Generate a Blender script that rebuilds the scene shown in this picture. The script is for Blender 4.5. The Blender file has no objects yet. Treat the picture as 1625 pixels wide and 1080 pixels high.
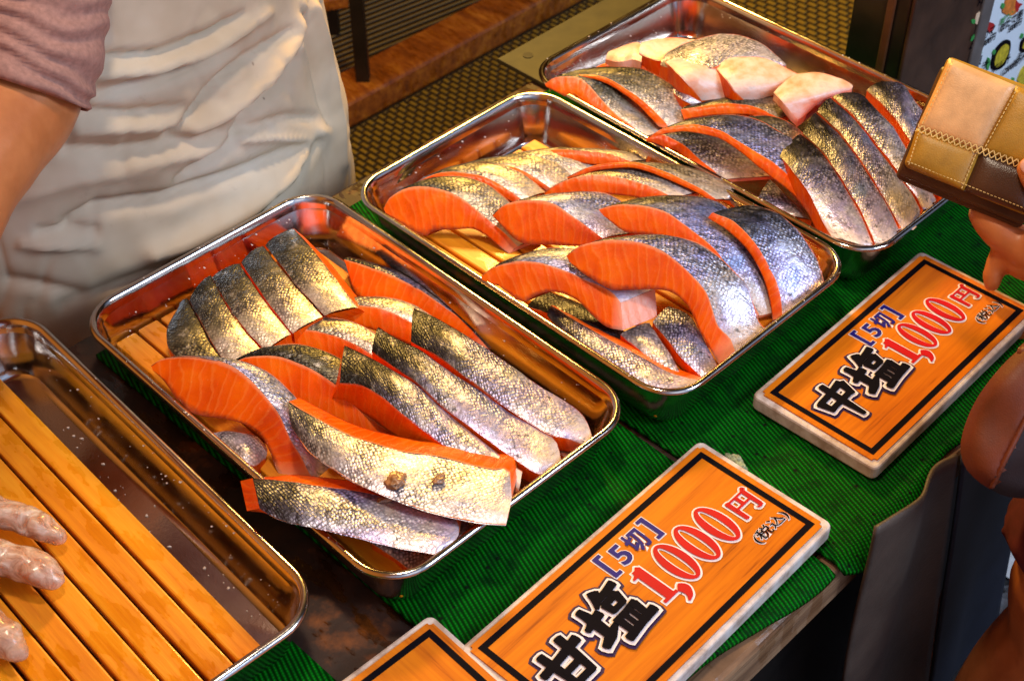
import bpy, bmesh, math, random
from mathutils import Vector as V, Matrix, noise
R = math.radians
SC = bpy.context.scene
C = SC.collection
random.seed(7)

# ------------------------------------------------------------------ camera
FPX, PIT, ROL = 2366.86, 0.753, -0.0048
CAM = V((0, 0, 0.8817))
fwd = V((0, math.cos(PIT), -math.sin(PIT)))
_r = V((1, 0, 0)); _u = _r.cross(fwd)
right = _r * math.cos(ROL) + _u * math.sin(ROL)
upv = -_r * math.sin(ROL) + _u * math.cos(ROL)
cd = bpy.data.cameras.new('camera')
cd.sensor_width = 36; cd.lens = FPX / 1625 * 36; cd.clip_start = 0.02; cd.clip_end = 200
cam = bpy.data.objects.new('camera', cd); C.objects.link(cam)
cam.matrix_world = Matrix(((right.x, upv.x, -fwd.x, CAM.x), (right.y, upv.y, -fwd.y, CAM.y), (right.z, upv.z, -fwd.z, CAM.z), (0, 0, 0, 1)))
cd.dof.use_dof = True; cd.dof.focus_distance = 1.16; cd.dof.aperture_fstop = 15
SC.camera = cam

# ------------------------------------------------------------------ world, lamps, exposure
w = bpy.data.worlds.new('World'); SC.world = w; w.use_nodes = True
wn = w.node_tree.nodes; wl = w.node_tree.links
bg = wn['Background']; bg.inputs[1].default_value = 1.0
tc = wn.new('ShaderNodeTexCoord'); sep = wn.new('ShaderNodeVectorMath'); sep.operation = 'DOT_PRODUCT'
sep.inputs[1].default_value = (0.62, -0.70, 0.35)
wl.new(tc.outputs['Generated'], sep.inputs[0])
cr = wn.new('ShaderNodeValToRGB')
cr.color_ramp.elements[0].position = 0.0; cr.color_ramp.elements[0].color = (0.040, 0.014, 0.003, 1)
cr.color_ramp.elements[1].position = 0.95; cr.color_ramp.elements[1].color = (0.50, 0.66, 1.05, 1)
e = cr.color_ramp.elements.new(0.52); e.color = (0.007, 0.005, 0.004, 1)
wl.new(sep.outputs['Value'], cr.inputs[0]); 
d2 = wn.new('ShaderNodeVectorMath'); d2.operation = 'DOT_PRODUCT'; d2.inputs[1].default_value = (-0.78, -0.38, 0.50)
wl.new(tc.outputs['Generated'], d2.inputs[0])
c2 = wn.new('ShaderNodeValToRGB'); c2.color_ramp.elements[0].position = 0.45; c2.color_ramp.elements[0].color = (0, 0, 0, 1)
c2.color_ramp.elements[1].position = 0.92; c2.color_ramp.elements[1].color = (0.62, 0.21, 0.035, 1)      # added warm glow for copper reflections, in place of the unseen stall interior
wl.new(d2.outputs['Value'], c2.inputs[0])
ad = wn.new('ShaderNodeMix'); ad.data_type = 'RGBA'; ad.blend_type = 'ADD'; ad.inputs[0].default_value = 1
wl.new(cr.outputs[0], ad.inputs[6]); wl.new(c2.outputs[0], ad.inputs[7]); wl.new(ad.outputs[2], bg.inputs[0])

def area(name, loc, target, size, power, col, sy=None):
    l = bpy.data.lights.new(name, 'AREA'); l.energy = power; l.color = col
    l.shape = 'RECTANGLE'; l.size = size; l.size_y = sy or size
    o = bpy.data.objects.new(name, l); C.objects.link(o)
    o.location = loc; o.rotation_euler = (V(target) - V(loc)).to_track_quat('-Z', 'Y').to_euler()
    return o
area('daylight_opening', (1.55, 0.30, 1.35), (0.1, 0.95, 0), 0.7, 33, (0.64, 0.79, 1.0), 0.55)
area('stall_lamp', (-0.05, 0.85, 1.65), (0.0, 0.95, 0), 0.16, 13, (1.0, 0.82, 0.62))
area('back_lamp', (0.02, 1.80, 0.78), (-0.32, 1.05, 0.05), 0.16, 19, (1.0, 0.60, 0.13))
area('front_fill', (0.75, -0.70, 1.15), (-0.25, 1.0, 0.1), 0.9, 2.0, (1.0, 0.93, 0.86))  # added fill lamp in front, brightens the apron and sign sides
vs = SC.view_settings
vs.view_transform = 'Standard'; vs.look = 'None'; vs.exposure = 0.0; vs.gamma = 1.0; vs.use_curve_mapping = False
SC.render.engine = 'CYCLES'
SC.cycles.max_bounces = 6

# ------------------------------------------------------------------ pixel of the photograph -> point of the place
def ray(px, py):
    return (fwd + right * ((px - 812.5) / FPX) - upv * ((py - 540) / FPX)).normalized()
def un(px, py, z):
    d = ray(px, py); return CAM + d * ((z - CAM.z) / d.z)
def uplane(px, py, p0, n):
    d = ray(px, py); return CAM + d * ((p0 - CAM).dot(n) / d.dot(n))
def at(px, py, dist):
    return CAM + ray(px, py) * dist
def proj(p):
    d = p - CAM; z = d.dot(fwd)
    return 812.5 + FPX * d.dot(right) / z, 540 - FPX * d.dot(upv) / z
TA = -0.78
A = V((math.cos(TA), math.sin(TA), 0)); B = V((-A.y, A.x, 0))      # stall frame: A to the customers, B along the stall
def tb(a, b, z=0): return A * a + B * b + V((0, 0, z))
ROTB = math.atan2(B.y, B.x)

# ------------------------------------------------------------------ materials
class M:
    def __init__(s, name, base=(.5, .5, .5), rough=.5, metal=0.0, spec=.5, coat=0.0):
        s.m = bpy.data.materials.new(name); s.m.use_nodes = True
        s.n = s.m.node_tree.nodes; s.l = s.m.node_tree.links
        s.p = s.n['Principled BSDF']
        s.set('Base Color', (*base, 1)); s.set('Roughness', rough); s.set('Metallic', metal)
        s.set('Specular IOR Level', spec); s.set('Coat Weight', coat); s.set('Coat Roughness', .15)
    def set(s, k, v):
        if hasattr(v, 'is_linked'): s.l.new(v, s.p.inputs[k])
        else: s.p.inputs[k].default_value = v
    def inp(s, node, k, v):
        if hasattr(v, 'is_linked'): s.l.new(v, node.inputs[k])
        else: node.inputs[k].default_value = v
    def coord(s, kind='Object', scale=(1, 1, 1), rot=(0, 0, 0)):
        if kind == 'UV':
            t = s.n.new('ShaderNodeUVMap').outputs[0]
        else:
            t = s.n.new('ShaderNodeTexCoord').outputs[kind]
        mp = s.n.new('ShaderNodeMapping'); mp.inputs['Scale'].default_value = scale; mp.inputs['Rotation'].default_value = rot
        s.l.new(t, mp.inputs[0]); return mp.outputs[0]
    def attr(s, name):
        a = s.n.new('ShaderNodeAttribute'); a.attribute_name = name; return a.outputs['Fac']
    def rnd(s):
        return s.n.new('ShaderNodeObjectInfo').outputs['Random']
    def noise(s, vec, scale, detail=3, rough=.55, dist=0, off=None):
        t = s.n.new('ShaderNodeTexNoise'); t.noise_dimensions = '4D' if off is not None else '3D'
        s.l.new(vec, t.inputs['Vector']); t.inputs['Scale'].default_value = scale
        t.inputs['Detail'].default_value = detail; t.inputs['Roughness'].default_value = rough; t.inputs['Distortion'].default_value = dist
        if off is not None: s.l.new(s.math('MULTIPLY', off, 40.0), t.inputs['W'])
        return t.outputs['Fac']
    def vor(s, vec, scale, rnd=1.0, feat='F1', out='Distance'):
        t = s.n.new('ShaderNodeTexVoronoi'); t.feature = feat
        s.l.new(vec, t.inputs['Vector']); t.inputs['Scale'].default_value = scale; t.inputs['Randomness'].default_value = rnd
        return t.outputs[out]
    def wave(s, vec, scale, dist=0, det=2, prof='SIN', dirn='X', dscale=1):
        t = s.n.new('ShaderNodeTexWave'); t.bands_direction = dirn; t.wave_profile = prof
        s.l.new(vec, t.inputs['Vector']); t.inputs['Scale'].default_value = scale; t.inputs['Distortion'].default_value = dist
        t.inputs['Detail'].default_value = det; t.inputs['Detail Scale'].default_value = dscale; return t.outputs['Fac']
    def ramp(s, fac, stops, interp='LINEAR'):
        t = s.n.new('ShaderNodeValToRGB'); t.color_ramp.interpolation = interp; els = t.color_ramp.elements
        for i, (p, c) in enumerate(stops):
            el = els[i] if i < 2 else els.new(p)
            el.position = p; el.color = (*c, 1) if len(c) == 3 else c
        s.l.new(fac, t.inputs[0]); return t.outputs[0]
    def mix(s, fac, a, b, mode='MIX'):
        t = s.n.new('ShaderNodeMix'); t.data_type = 'RGBA'; t.blend_type = mode
        s.inp(t, 0, fac)
        for k, v in ((6, a), (7, b)):
            if hasattr(v, 'is_linked'): s.l.new(v, t.inputs[k])
            else: t.inputs[k].default_value = (*v, 1)
        return t.outputs[2]
    def math(s, op, a, b=0.0, c=0.0, clamp=False):
        t = s.n.new('ShaderNodeMath'); t.operation = op; t.use_clamp = clamp
        for k, v in ((0, a), (1, b), (2, c)): s.inp(t, k, v)
        return t.outputs[0]
    def bump(s, h, strength=.5, dist=.001, prev=None):
        t = s.n.new('ShaderNodeBump'); t.inputs['Strength'].default_value = strength; t.inputs['Distance'].default_value = dist
        s.l.new(h, t.inputs['Height'])
        if prev: s.l.new(prev, t.inputs['Normal'])
        s.l.new(t.outputs[0], s.p.inputs['Normal']); return t.outputs[0]

MT = {}
def skin_mat(name, stops, tint=1.0, spots=1.0, salt=.25):
    m = M(name, rough=.33, metal=.55, spec=.6)
    uv = m.coord('UV', rot=(0, 0, R(45))); uv0 = m.coord('UV'); pr = m.attr('prof'); rn = m.rnd()
    wob = m.n.new('ShaderNodeVectorMath'); wob.operation = 'MULTIPLY_ADD'
    nv = m.n.new('ShaderNodeTexNoise'); m.l.new(uv, nv.inputs['Vector']); nv.inputs['Scale'].default_value = 70
    m.l.new(nv.outputs['Color'], wob.inputs[0]); wob.inputs[1].default_value = (.0022, .0022, 0); m.l.new(uv, wob.inputs[2]); uvw = wob.outputs[0]
    n1 = m.noise(uv0, 55, 5, .65, .4, off=rn); n2 = m.noise(uv0, 170, 5, .7, off=rn); n3 = m.noise(uv0, 26, 3, .6, off=rn); n5 = m.noise(uv0, 420, 3, .6)
    u = m.math('ADD', pr, m.math('MULTIPLY', m.math('SUBTRACT', n1, .5), .80))
    col = m.ramp(u, stops)
    sheen = m.ramp(n3, [(.30, (.46, .62, 1.0)), (.44, (.80, .68, 1.0)), (.55, (1.0, .94, .94)), (.70, (1.0, .84, .50))])
    col = m.mix(.85 * tint, col, sheen, 'MULTIPLY')
    cell = m.vor(uvw, 370, .5); cc = m.vor(uvw, 370, .5, out='Color')
    seam = m.ramp(cell, [(.14, (1.7, 1.7, 1.8)), (.36, (.98, .98, 1.0)), (.58, (.17, .16, .19))])
    patch = m.ramp(m.noise(uv0, 34, 4, .65, .5, off=m.math('ADD', rn, .21)), [(.38, (.10, .10, .10)), (.58, (1, 1, 1))])
    vis = m.math('MULTIPLY', patch, m.ramp(pr, [(.62, (1, 1, 1)), (.97, (.15, .15, .15))]))
    col = m.mix(vis, col, m.mix(1.0, col, seam, 'MULTIPLY'))
    dk = m.math('MULTIPLY', m.ramp(cc, [(.40, (0, 0, 0)), (.85, (1, 1, 1))]), m.ramp(u, [(.25, (.9, .9, .9)), (.7, (.30, .30, .30))]))
    col = m.mix(m.math('MULTIPLY', dk, .75), col, m.mix(.8, col, (.012, .012, .018)))
    belly = m.ramp(m.math('ADD', pr, m.math('MULTIPLY', m.math('SUBTRACT', n1, .5), .3)), [(.86, (0, 0, 0)), (1.0, (1, 1, 1))])
    col = m.mix(m.math('MULTIPLY', belly, .7), col, (.78, .64, .57))
    blot = m.ramp(n2, [(.52, (0, 0, 0)), (.60, (1, 1, 1))])
    blot2 = m.math('MULTIPLY', blot, m.ramp(n1, [(.46, (0, 0, 0)), (.58, (1, 1, 1))]))
    col = m.mix(m.math('MULTIPLY', blot2, .85 * spots), col, (.02, .02, .026))
    ns = m.noise(uv0, 95, 6, .75, off=m.math('ADD', rn, .37))
    slf = m.math('MULTIPLY', m.ramp(ns, [(.55, (0, 0, 0)), (.66, (1, 1, 1))]), salt)
    col = m.mix(slf, col, (.74, .67, .66))
    m.set('Base Color', col)
    m.set('Metallic', m.math('SUBTRACT', m.math('SUBTRACT', .62, m.math('MULTIPLY', slf, .6)), m.math('MULTIPLY', belly, .5), clamp=True))
    m.set('Roughness', m.math('ADD', .22, m.math('MULTIPLY', n2, .28)))
    b = m.bump(m.math('MULTIPLY', m.math('SUBTRACT', 1.0, cell), vis), .6, .0009)
    b = m.bump(n1, .5, .0025, b); m.bump(n5, .25, .0006, b)
    MT[name] = m.m
skin_mat('salmon_skin', [(0, (.006, .005, .005)), (.11, (.018, .016, .016)), (.22, (.06, .06, .075)), (.36, (.25, .27, .37)), (.58, (.55, .56, .66)), (.82, (.76, .72, .76)), (1, (.80, .71, .68))])
skin_mat('salmon_skin_olive', [(0, (.008, .007, .004)), (.2, (.032, .028, .014)), (.42, (.15, .13, .075)), (.64, (.48, .42, .32)), (1, (.78, .68, .58))], .4, .7, .3)
skin_mat('salmon_skin_white', [(0, (.10, .10, .11)), (.2, (.45, .44, .45)), (.45, (.80, .76, .75)), (1, (.85, .78, .74))], .5, .45, .5)
def flesh_mat(name, c0, c1, c2):
    m = M(name, rough=.32, spec=.24)
    uv = m.coord('UV'); rn = m.rnd(); n = m.noise(uv, 45, 3, .5, off=rn); n2 = m.noise(uv, 260, 3, .6, off=rn)
    col = m.ramp(n, [(.3, c0), (.52, c1), (.75, c2)])
    st = m.coord('UV', (1, .6, 1), (0, 0, R(28)))
    wv = m.wave(st, 42, 5.5, 3, dscale=1.4)
    col = m.mix(m.math('MULTIPLY', m.ramp(wv, [(.80, (0, 0, 0)), (.98, (1, 1, 1))]), .12), col, (1.0, .40, .08))
    col = m.mix(m.math('MULTIPLY', m.ramp(n2, [(.66, (0, 0, 0)), (.74, (1, 1, 1))]), .22), col, (.95, .40, .12))
    d = m.attr('depth')
    col = m.mix(m.ramp(m.math('ADD', d, m.math('MULTIPLY', m.math('SUBTRACT', n2, .5), .16)), [(.86, (0, 0, 0)), (.98, (.85, .85, .85))]), col, (.16, .014, .004))   # bloody belly lining
    col = m.mix(m.math('MULTIPLY', m.ramp(m.attr('prof'), [(.90, (0, 0, 0)), (1, (1, 1, 1))]), .55), col, (.88, .55, .38))  # fat of the belly tip
    col = m.mix(m.math('MULTIPLY', m.ramp(m.math('ADD', d, m.math('MULTIPLY', m.math('SUBTRACT', n2, .5), .10)), [(.015, (1, 1, 1)), (.085, (0, 0, 0))]), .50), col, (.92, .42, .20))
    m.set('Base Color', col)
    m.set('Roughness', m.math('ADD', .18, m.math('MULTIPLY', n2, .25)))
    b = m.bump(wv, .25, .0006); m.bump(n2, .3, .0008, b)
    MT[name] = m.m
flesh_mat('salmon_flesh', (.68, .062, .0006), (.82, .098, .0008), (.90, .155, .002))
flesh_mat('salmon_flesh_pale', (.76, .30, .16), (.80, .42, .28), (.84, .58, .45))
m = M('belly_skin', rough=.38, spec=.5)
uv = m.coord('UV'); n = m.noise(uv, 50, 4, .6, off=m.rnd()); n2 = m.noise(uv, 230, 3, .6)
m.set('Base Color', m.ramp(n, [(.28, (.66, .20, .08)), (.42, (.72, .38, .25)), (.58, (.72, .54, .46)), (.74, (.40, .34, .31))])); m.bump(n2, .35, .001); MT['belly_skin'] = m.m

m = M('stainless_steel', (.62, .58, .55), .2, 1.0)
c = m.coord('Object'); n = m.noise(c, 18, 5, .6); n2 = m.noise(c, 420, 2, .5)
m.set('Base Color', m.ramp(n, [(.3, (.50, .43, .37)), (.7, (.64, .58, .53))]))
m.set('Roughness', m.ramp(n, [(.3, (.09, .09, .09)), (.75, (.24, .24, .24))]))
m.bump(n2, .06, .0006); MT['steel'] = m.m
def wood(name, cs, sc=(1, 14, 14), rough=.5, ring=30, bump=.3):
    m = M(name, rough=rough); c = m.coord('Object', sc); rn = m.rnd()
    n = m.noise(c, 6, 5, .6, .4, off=rn); g = m.noise(c, 26, 4, .6, off=rn); big = m.noise(m.coord('Object'), 14, 3, .5, off=rn)
    col = m.ramp(m.math('ADD', m.math('MULTIPLY', n, .65), m.math('MULTIPLY', g, .35)), cs)
    col = m.mix(m.math('MULTIPLY', m.ramp(big, [(.35, (0, 0, 0)), (.7, (1, 1, 1))]), .35), col, m.mix(1.0, col, (.62, .5, .42), 'MULTIPLY'))
    col = m.mix(1.0, col, m.ramp(rn, [(0, (.86, .80, .74)), (1, (1, 1, 1))]), 'MULTIPLY')
    wet = m.ramp(m.noise(m.coord('Object', (9, 22, 9)), 3, 3, .6, off=rn), [(.52, (0, 0, 0)), (.56, (1, 1, 1))])
    col = m.mix(m.math('MULTIPLY', wet, .22), col, m.mix(1.0, col, (.55, .42, .36), 'MULTIPLY'))
    m.set('Roughness', m.math('SUBTRACT', rough, m.math('MULTIPLY', wet, rough * .55)))
    m.set('Base Color', col); m.bump(g, bump, .0012); MT[name] = m.m
wood('slat_wood', [(.3, (.60, .165, .004)), (.5, (.80, .28, .008)), (.7, (.88, .40, .022))], rough=.42)
wood('table_wood', [(.36, (.005, .002, .0008)), (.54, (.04, .012, .003)), (.72, (.42, .11, .010))], sc=(2, 2, 9), rough=.6, bump=.6)
wood('beam_wood', [(.3, (.07, .018, .003)), (.5, (.36, .11, .011)), (.7, (.70, .30, .035))], sc=(2, 8, 8), rough=.5)
wood('edge_wood', [(.3, (.06, .028, .012)), (.5, (.28, .15, .07)), (.7, (.48, .30, .16))], sc=(1, 1, 16), rough=.8, bump=.9)
m = M('sign_print', rough=.4, spec=.2)
c = m.coord('Object', (1, 14, 1)); n = m.noise(c, 7, 5, .6, .6, off=m.rnd()); g = m.noise(m.coord('Object', (1, 30, 1)), 14, 4, .6)
col = m.ramp(m.math('ADD', m.math('MULTIPLY', n, .7), m.math('MULTIPLY', g, .3)), [(.33, (.26, .050, .002)), (.42, (.54, .130, .003)), (.60, (.68, .190, .004))])
m.set('Base Color', col); MT['sign_print'] = m.m
m = M('sign_body', rough=.55)
n = m.noise(m.coord('Object'), 60, 5, .65); m.set('Base Color', m.ramp(n, [(.35, (.42, .30, .23)), (.55, (.66, .55, .48)), (.75, (.76, .70, .66))])); m.bump(n, .2, .001); MT['sign_body'] = m.m
def plain(name, col, rough=.5, metal=0, var=.25, sc=40, bump=.0, spec=.5):
    m = M(name, col, rough, metal, spec); n = m.noise(m.coord('Object'), sc, 4, .6)
    lo = tuple(x * (1 - var) for x in col); hi = tuple(min(1, x * (1 + var)) for x in col)
    m.set('Base Color', m.ramp(n, [(.3, lo), (.7, hi)]))
    if bump: m.bump(n, bump, .001)
    MT[name] = m.m; return m
plain('ink_black', (.004, .003, .006), .6, var=.1, spec=.04); plain('ink_red', (.50, .003, .008), .5, var=.08, spec=.2)
plain('ink_white', (.84, .74, .74), .35, var=.05); plain('ink_blue', (.010, .006, .17), .5, var=.1, spec=.2)
plain('ink_purple', (.035, .014, .06), .5, var=.1, spec=.2); plain('ink_green', (.04, .30, .06), .4)
plain('ink_brown', (.09, .02, .006), .4)
m = M('green_mat', rough=.5, spec=.06)
c = m.coord('Object', rot=(0, 0, R(-27))); 
rib = m.wave(c, 88, .5, 2); nub = m.wave(m.coord('Object', rot=(0, 0, R(63))), 130, .8, 1); n = m.noise(m.coord('Object'), 60, 4, .65)
h = m.math('ADD', m.math('MULTIPLY', rib, .75), m.math('MULTIPLY', m.math('MULTIPLY', nub, rib), .35))
col = m.ramp(h, [(.05, (.0005, .024, .001)), (.5, (.0008, .085, .003)), (1, (.002, .19, .006))])
col = m.mix(m.ramp(n, [(.34, (.75, .75, .75)), (.52, (0, 0, 0))]), col, (.0008, .022, .003))
sp = m.vor(m.coord('Object'), 75, 1.0); col = m.mix(m.ramp(sp, [(.10, (.9, .9, .9)), (.16, (0, 0, 0))]), col, (.003, .008, .003))
m.set('Base Color', col); m.bump(h, .6, .0014); MT['green_mat'] = m.m
m = M('apron_cloth', (.66, .58, .50), .72)
c = m.coord('Object'); n = m.noise(c, 7, 4, .6); n2 = m.noise(c, 55, 5, .7); wv = m.noise(c, 900, 2, .5)
col = m.ramp(n, [(.3, (.40, .285, .17)), (.55, (.55, .42, .28)), (.75, (.61, .51, .38))])
col = m.mix(m.math('MULTIPLY', m.ramp(n2, [(.62, (0, 0, 0)), (.75, (1, 1, 1))]), .25), col, (.30, .20, .13))
st = m.vor(m.coord('Object', (1, 1, .35)), 30, 1.0); col = m.mix(m.ramp(st, [(.025, (.8, .8, .8)), (.05, (0, 0, 0))]), col, (.10, .035, .01))
m.set('Base Color', col); m.bump(wv, .15, .0006); MT['apron_cloth'] = m.m
plain('sleeve_cloth', (.36, .17, .12), .85, var=.2, sc=200, bump=.2)
m = M('person_skin', (.62, .24, .10), .42); n = m.noise(m.coord('Object'), 260, 4, .6); n2 = m.noise(m.coord('Object'), 30, 3, .6)
m.set('Base Color', m.ramp(n2, [(.3, (.42, .125, .032)), (.7, (.56, .19, .058))])); m.bump(n, .25, .0006); m.set('Subsurface Weight', .08); m.set('Subsurface Radius', (.008, .003, .001)); MT['person_skin'] = m.m
m = M('glove_film', (.90, .80, .72), .22, coat=.3); n = m.noise(m.coord('Object'), 60, 4, .6, 1.6)
m.set('Base Color', m.ramp(n, [(.3, (.82, .46, .26)), (.55, (.88, .62, .44)), (.72, (.92, .80, .68))])); m.set('Transmission Weight', m.ramp(n, [(.35, (.75, .75, .75)), (.7, (.35, .35, .35))])); m.set('IOR', 1.15); m.bump(n, .6, .002); MT['glove_film'] = m.m
plain('nail', (.70, .34, .22), .25, var=.05)
def leather(name, c, rough=.42):
    m = M(name, c, rough); n = m.noise(m.coord('Object'), 26, 5, .65); v = m.vor(m.coord('Object'), 900, 1.0)
    m.set('Base Color', m.ramp(n, [(.3, tuple(x * .65 for x in c)), (.55, c), (.8, tuple(min(1, x * 1.3) for x in c))])); m.bump(v, .25, .0004); MT[name] = m.m
leather('leather_tan', (.72, .39, .155)); leather('leather_mustard', (.40, .20, .016)); leather('leather_dark', (.060, .022, .010), .3)
leather('leather_brown', (.085, .035, .012)); leather('bag_leather', (.15, .027, .005), .5); leather('bag_leather_shade', (.022, .008, .005), .5); plain('thread', (.70, .48, .16), .7)
m = M('woven_plastic', (.12, .09, .02), .55)
c = m.coord('Object'); bx = m.n.new('ShaderNodeTexBrick'); m.l.new(c, bx.inputs['Vector']); bx.inputs['Scale'].default_value = 1
bx.inputs['Brick Width'].default_value = .024; bx.inputs['Row Height'].default_value = .014; bx.inputs['Mortar Size'].default_value = .0042; bx.inputs['Mortar Smooth'].default_value = .8
n = m.noise(c, 30, 4, .6)
col = m.ramp(bx.outputs['Fac'], [(0, (.34, .235, .024)), (1, (.006, .004, .001))]); col = m.mix(m.math('MULTIPLY', n, .6), col, (.07, .045, .008))
m.set('Base Color', col); m.bump(m.math('SUBTRACT', 1.0, bx.outputs['Fac']), 1.0, .006); MT['woven_plastic'] = m.m
m = M('ribbed_plastic', (.12, .10, .04), .5); c = m.coord('Object', rot=(0, 0, R(8))); wv = m.wave(c, 19, .3, 2, dirn='X'); n = m.noise(m.coord('Object'), 20, 4, .6)
m.set('Base Color', m.mix(m.math('MULTIPLY', n, .5), m.ramp(wv, [(.25, (.008, .006, .002)), (.75, (.30, .22, .045))]), (.05, .04, .012))); m.bump(wv, 1.0, .008); MT['ribbed_plastic'] = m.m
plain('bumpy_amber', (.34, .17, .010), .4, var=.3)
plain('dark_metal', (.012, .009, .007), .4, var=.4); plain('cabinet_brown', (.050, .022, .012), .32, var=.45, sc=25, bump=.15); plain('cabinet_trim', (.10, .042, .018), .35)
plain('cabinet_grey', (.12, .10, .09), .4)
plain('mat_khaki', (.030, .024, .006), .6, var=.35); plain('poster_white', (.74, .80, .84), .3, var=.03)
plain('poster_orange', (.70, .20, .03), .4, var=.4, sc=120); plain('poster_red', (.42, .012, .012), .4); plain('poster_yellow', (.55, .42, .02), .4, var=.5, sc=160)
plain('poster_pale', (.80, .55, .36), .4, var=.2, sc=120)
m = M('asphalt', (.05, .05, .05), .85); v = m.vor(m.coord('Object'), 75, 1, out='Color'); m.set('Base Color', m.ramp(v, [(.2, (.012, .012, .013)), (.6, (.06, .06, .062)), (.95, (.22, .22, .23))])); m.bump(m.vor(m.coord('Object'), 75), .8, .01); MT['asphalt'] = m.m
plain('paint_white', (.72, .72, .70), .7, var=.2, sc=70)
plain('floor_concrete', (.03, .024, .015), .7, var=.4)
m = M('sheet_grey', (.10, .085, .075), .5); n = m.noise(m.coord('Object'), 12, 4, .6); n2 = m.noise(m.coord('Object'), 300, 3, .6)
m.set('Base Color', m.ramp(n, [(.3, (.045, .032, .024)), (.7, (.10, .070, .050))])); m.bump(n2, .4, .0015); MT['sheet_grey'] = m.m
plain('sheet_blue', (.016, .022, .038), .5, var=.4, sc=14)
plain('burgundy_cloth', (.11, .008, .016), .8)
m = M('salt', (.72, .60, .52), .25, coat=.4); MT['salt'] = m.m
plain('scrap', (.30, .135, .055), .3, var=.4, sc=150, bump=.5)
plain('bundle', (.30, .34, .20), .4, var=.6, sc=300, bump=.5)

# ------------------------------------------------------------------ object helpers
def link(o, parent=None):
    C.objects.link(o)
    if parent: o.parent = parent
    return o
def tag(o, label, cat, group=None, kind=None):
    if label: o['label'] = label
    if cat: o['category'] = cat
    if group: o['group'] = group
    if kind: o['kind'] = kind
    return o
def thing(name, loc, label, cat, group=None, rz=0):
    o = bpy.data.objects.new(name, None); o.empty_display_size = .02; link(o); o.location = loc; o.rotation_euler.z = rz
    return tag(o, label, cat, group)
def mk(name, vs_, fs, mats, parent=None, uv=None, attrs=None, midx=None, smooth=True, local=True):
    """one mesh; vs_ in world space, made relative to an unrotated parent"""
    off = parent.location if (parent and local) else V((0, 0, 0))
    me = bpy.data.meshes.new(name); me.from_pydata([tuple(V(v) - off) for v in vs_], [], fs)
    for mt in (mats if isinstance(mats, (list, tuple)) else [mats]): me.materials.append(MT[mt])
    if midx: me.polygons.foreach_set('material_index', midx)
    me.polygons.foreach_set('use_smooth', [smooth] * len(me.polygons))
    if uv:
        l = me.uv_layers.new(name='UVMap')
        for lp in me.loops: l.data[lp.index].uv = uv[lp.vertex_index]
    for k, d in (attrs or {}).items():
        a = me.attributes.new(k, 'FLOAT', 'POINT'); a.data.foreach_set('value', d)
    me.update()
    return link(bpy.data.objects.new(name, me), parent)
def bm_obj(name, bm, mats, parent=None, smooth=False):
    me = bpy.data.meshes.new(name); bm.to_mesh(me); bm.free()
    for mt in (mats if isinstance(mats, (list, tuple)) else [mats]): me.materials.append(MT[mt])
    me.polygons.foreach_set('use_smooth', [smooth] * len(me.polygons))
    return link(bpy.data.objects.new(name, me), parent)
def box_bm(bm, size, mat=Matrix(), bev=0, seg=2):
    r = bmesh.ops.create_cube(bm, size=1.0); vs2 = r['verts']
    bmesh.ops.scale(bm, vec=size, verts=vs2)
    if bev:
        es = list({e for v in vs2 for e in v.link_edges})
        rr = bmesh.ops.bevel(bm, geom=es, offset=bev, segments=seg, affect='EDGES', profile=.5)
        vs2 = list({v for f in rr['faces'] for v in f.verts} | {v for v in vs2 if v.is_valid})
    bmesh.ops.transform(bm, matrix=mat, verts=vs2)
def box(name, size, loc, mat, parent=None, rot=(0, 0, 0), bev=.002, smooth=False):
    bm = bmesh.new(); box_bm(bm, size, bev=bev); o = bm_obj(name, bm, mat, parent, smooth)
    o.location = loc; o.rotation_euler = rot; return o
def cat(pts, n):
    """Catmull-Rom through pts resampled to n points of equal spacing"""
    pts = [V(p) for p in pts]
    if len(pts) == 2: pts = [pts[0], (pts[0] + pts[1]) / 2, pts[1]]
    d = []; P = [pts[0] * 2 - pts[1]] + pts + [pts[-1] * 2 - pts[-2]]
    for i in range(1, len(P) - 2):
        for k in range(12):
            t = k / 12; a, b, c2, e2 = P[i - 1], P[i], P[i + 1], P[i + 2]
            d.append(.5 * ((2 * b) + (c2 - a) * t + (2 * a - 5 * b + 4 * c2 - e2) * t * t + (3 * b - a - 3 * c2 + e2) * t ** 3))
    d.append(pts[-1]); L = [0]
    for i in range(1, len(d)): L.append(L[-1] + (d[i] - d[i - 1]).length)
    out = []; j = 0
    for k in range(n):
        s = L[-1] * k / (n - 1)
        while j < len(d) - 2 and L[j + 1] < s: j += 1
        t = 0 if L[j + 1] == L[j] else (s - L[j]) / (L[j + 1] - L[j])
        out.append(d[j].lerp(d[j + 1], t))
    return out

# ------------------------------------------------------------------ salmon slices
class PB:
    """patches of a grid each, smooth inside, sharp where they meet"""
    def __init__(s): s.v = []; s.f = []; s.uv = []; s.pr = []; s.dp = []
    def grid(s, rows, pr, dp, uo=0.0):
        b = len(s.v); nr = len(rows); nc = len(rows[0]); acc = [0] * nr
        for j in range(nc):
            if j: acc = [acc[i] + (rows[i][j] - rows[i][j - 1]).length for i in range(nr)]
            va = 0
            for i in range(nr):
                if i: va += (rows[i][j] - rows[i - 1][j]).length
                s.v.append(rows[i][j]); s.uv.append((sum(acc) / nr + uo, va)); s.pr.append(pr(j / (nc - 1))); s.dp.append(dp(i / (nr - 1)))
        for j in range(nc - 1):
            for i in range(nr - 1):
                q = b + j * nr + i; s.f.append((q, q + 1, q + nr + 1, q + nr))
    def make(s, name, mat, parent):
        s.v = [inside(v) for v in s.v]
        return mk(name, s.v, s.f, mat, parent, uv=s.uv, attrs={'prof': s.pr, 'depth': s.dp})
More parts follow.
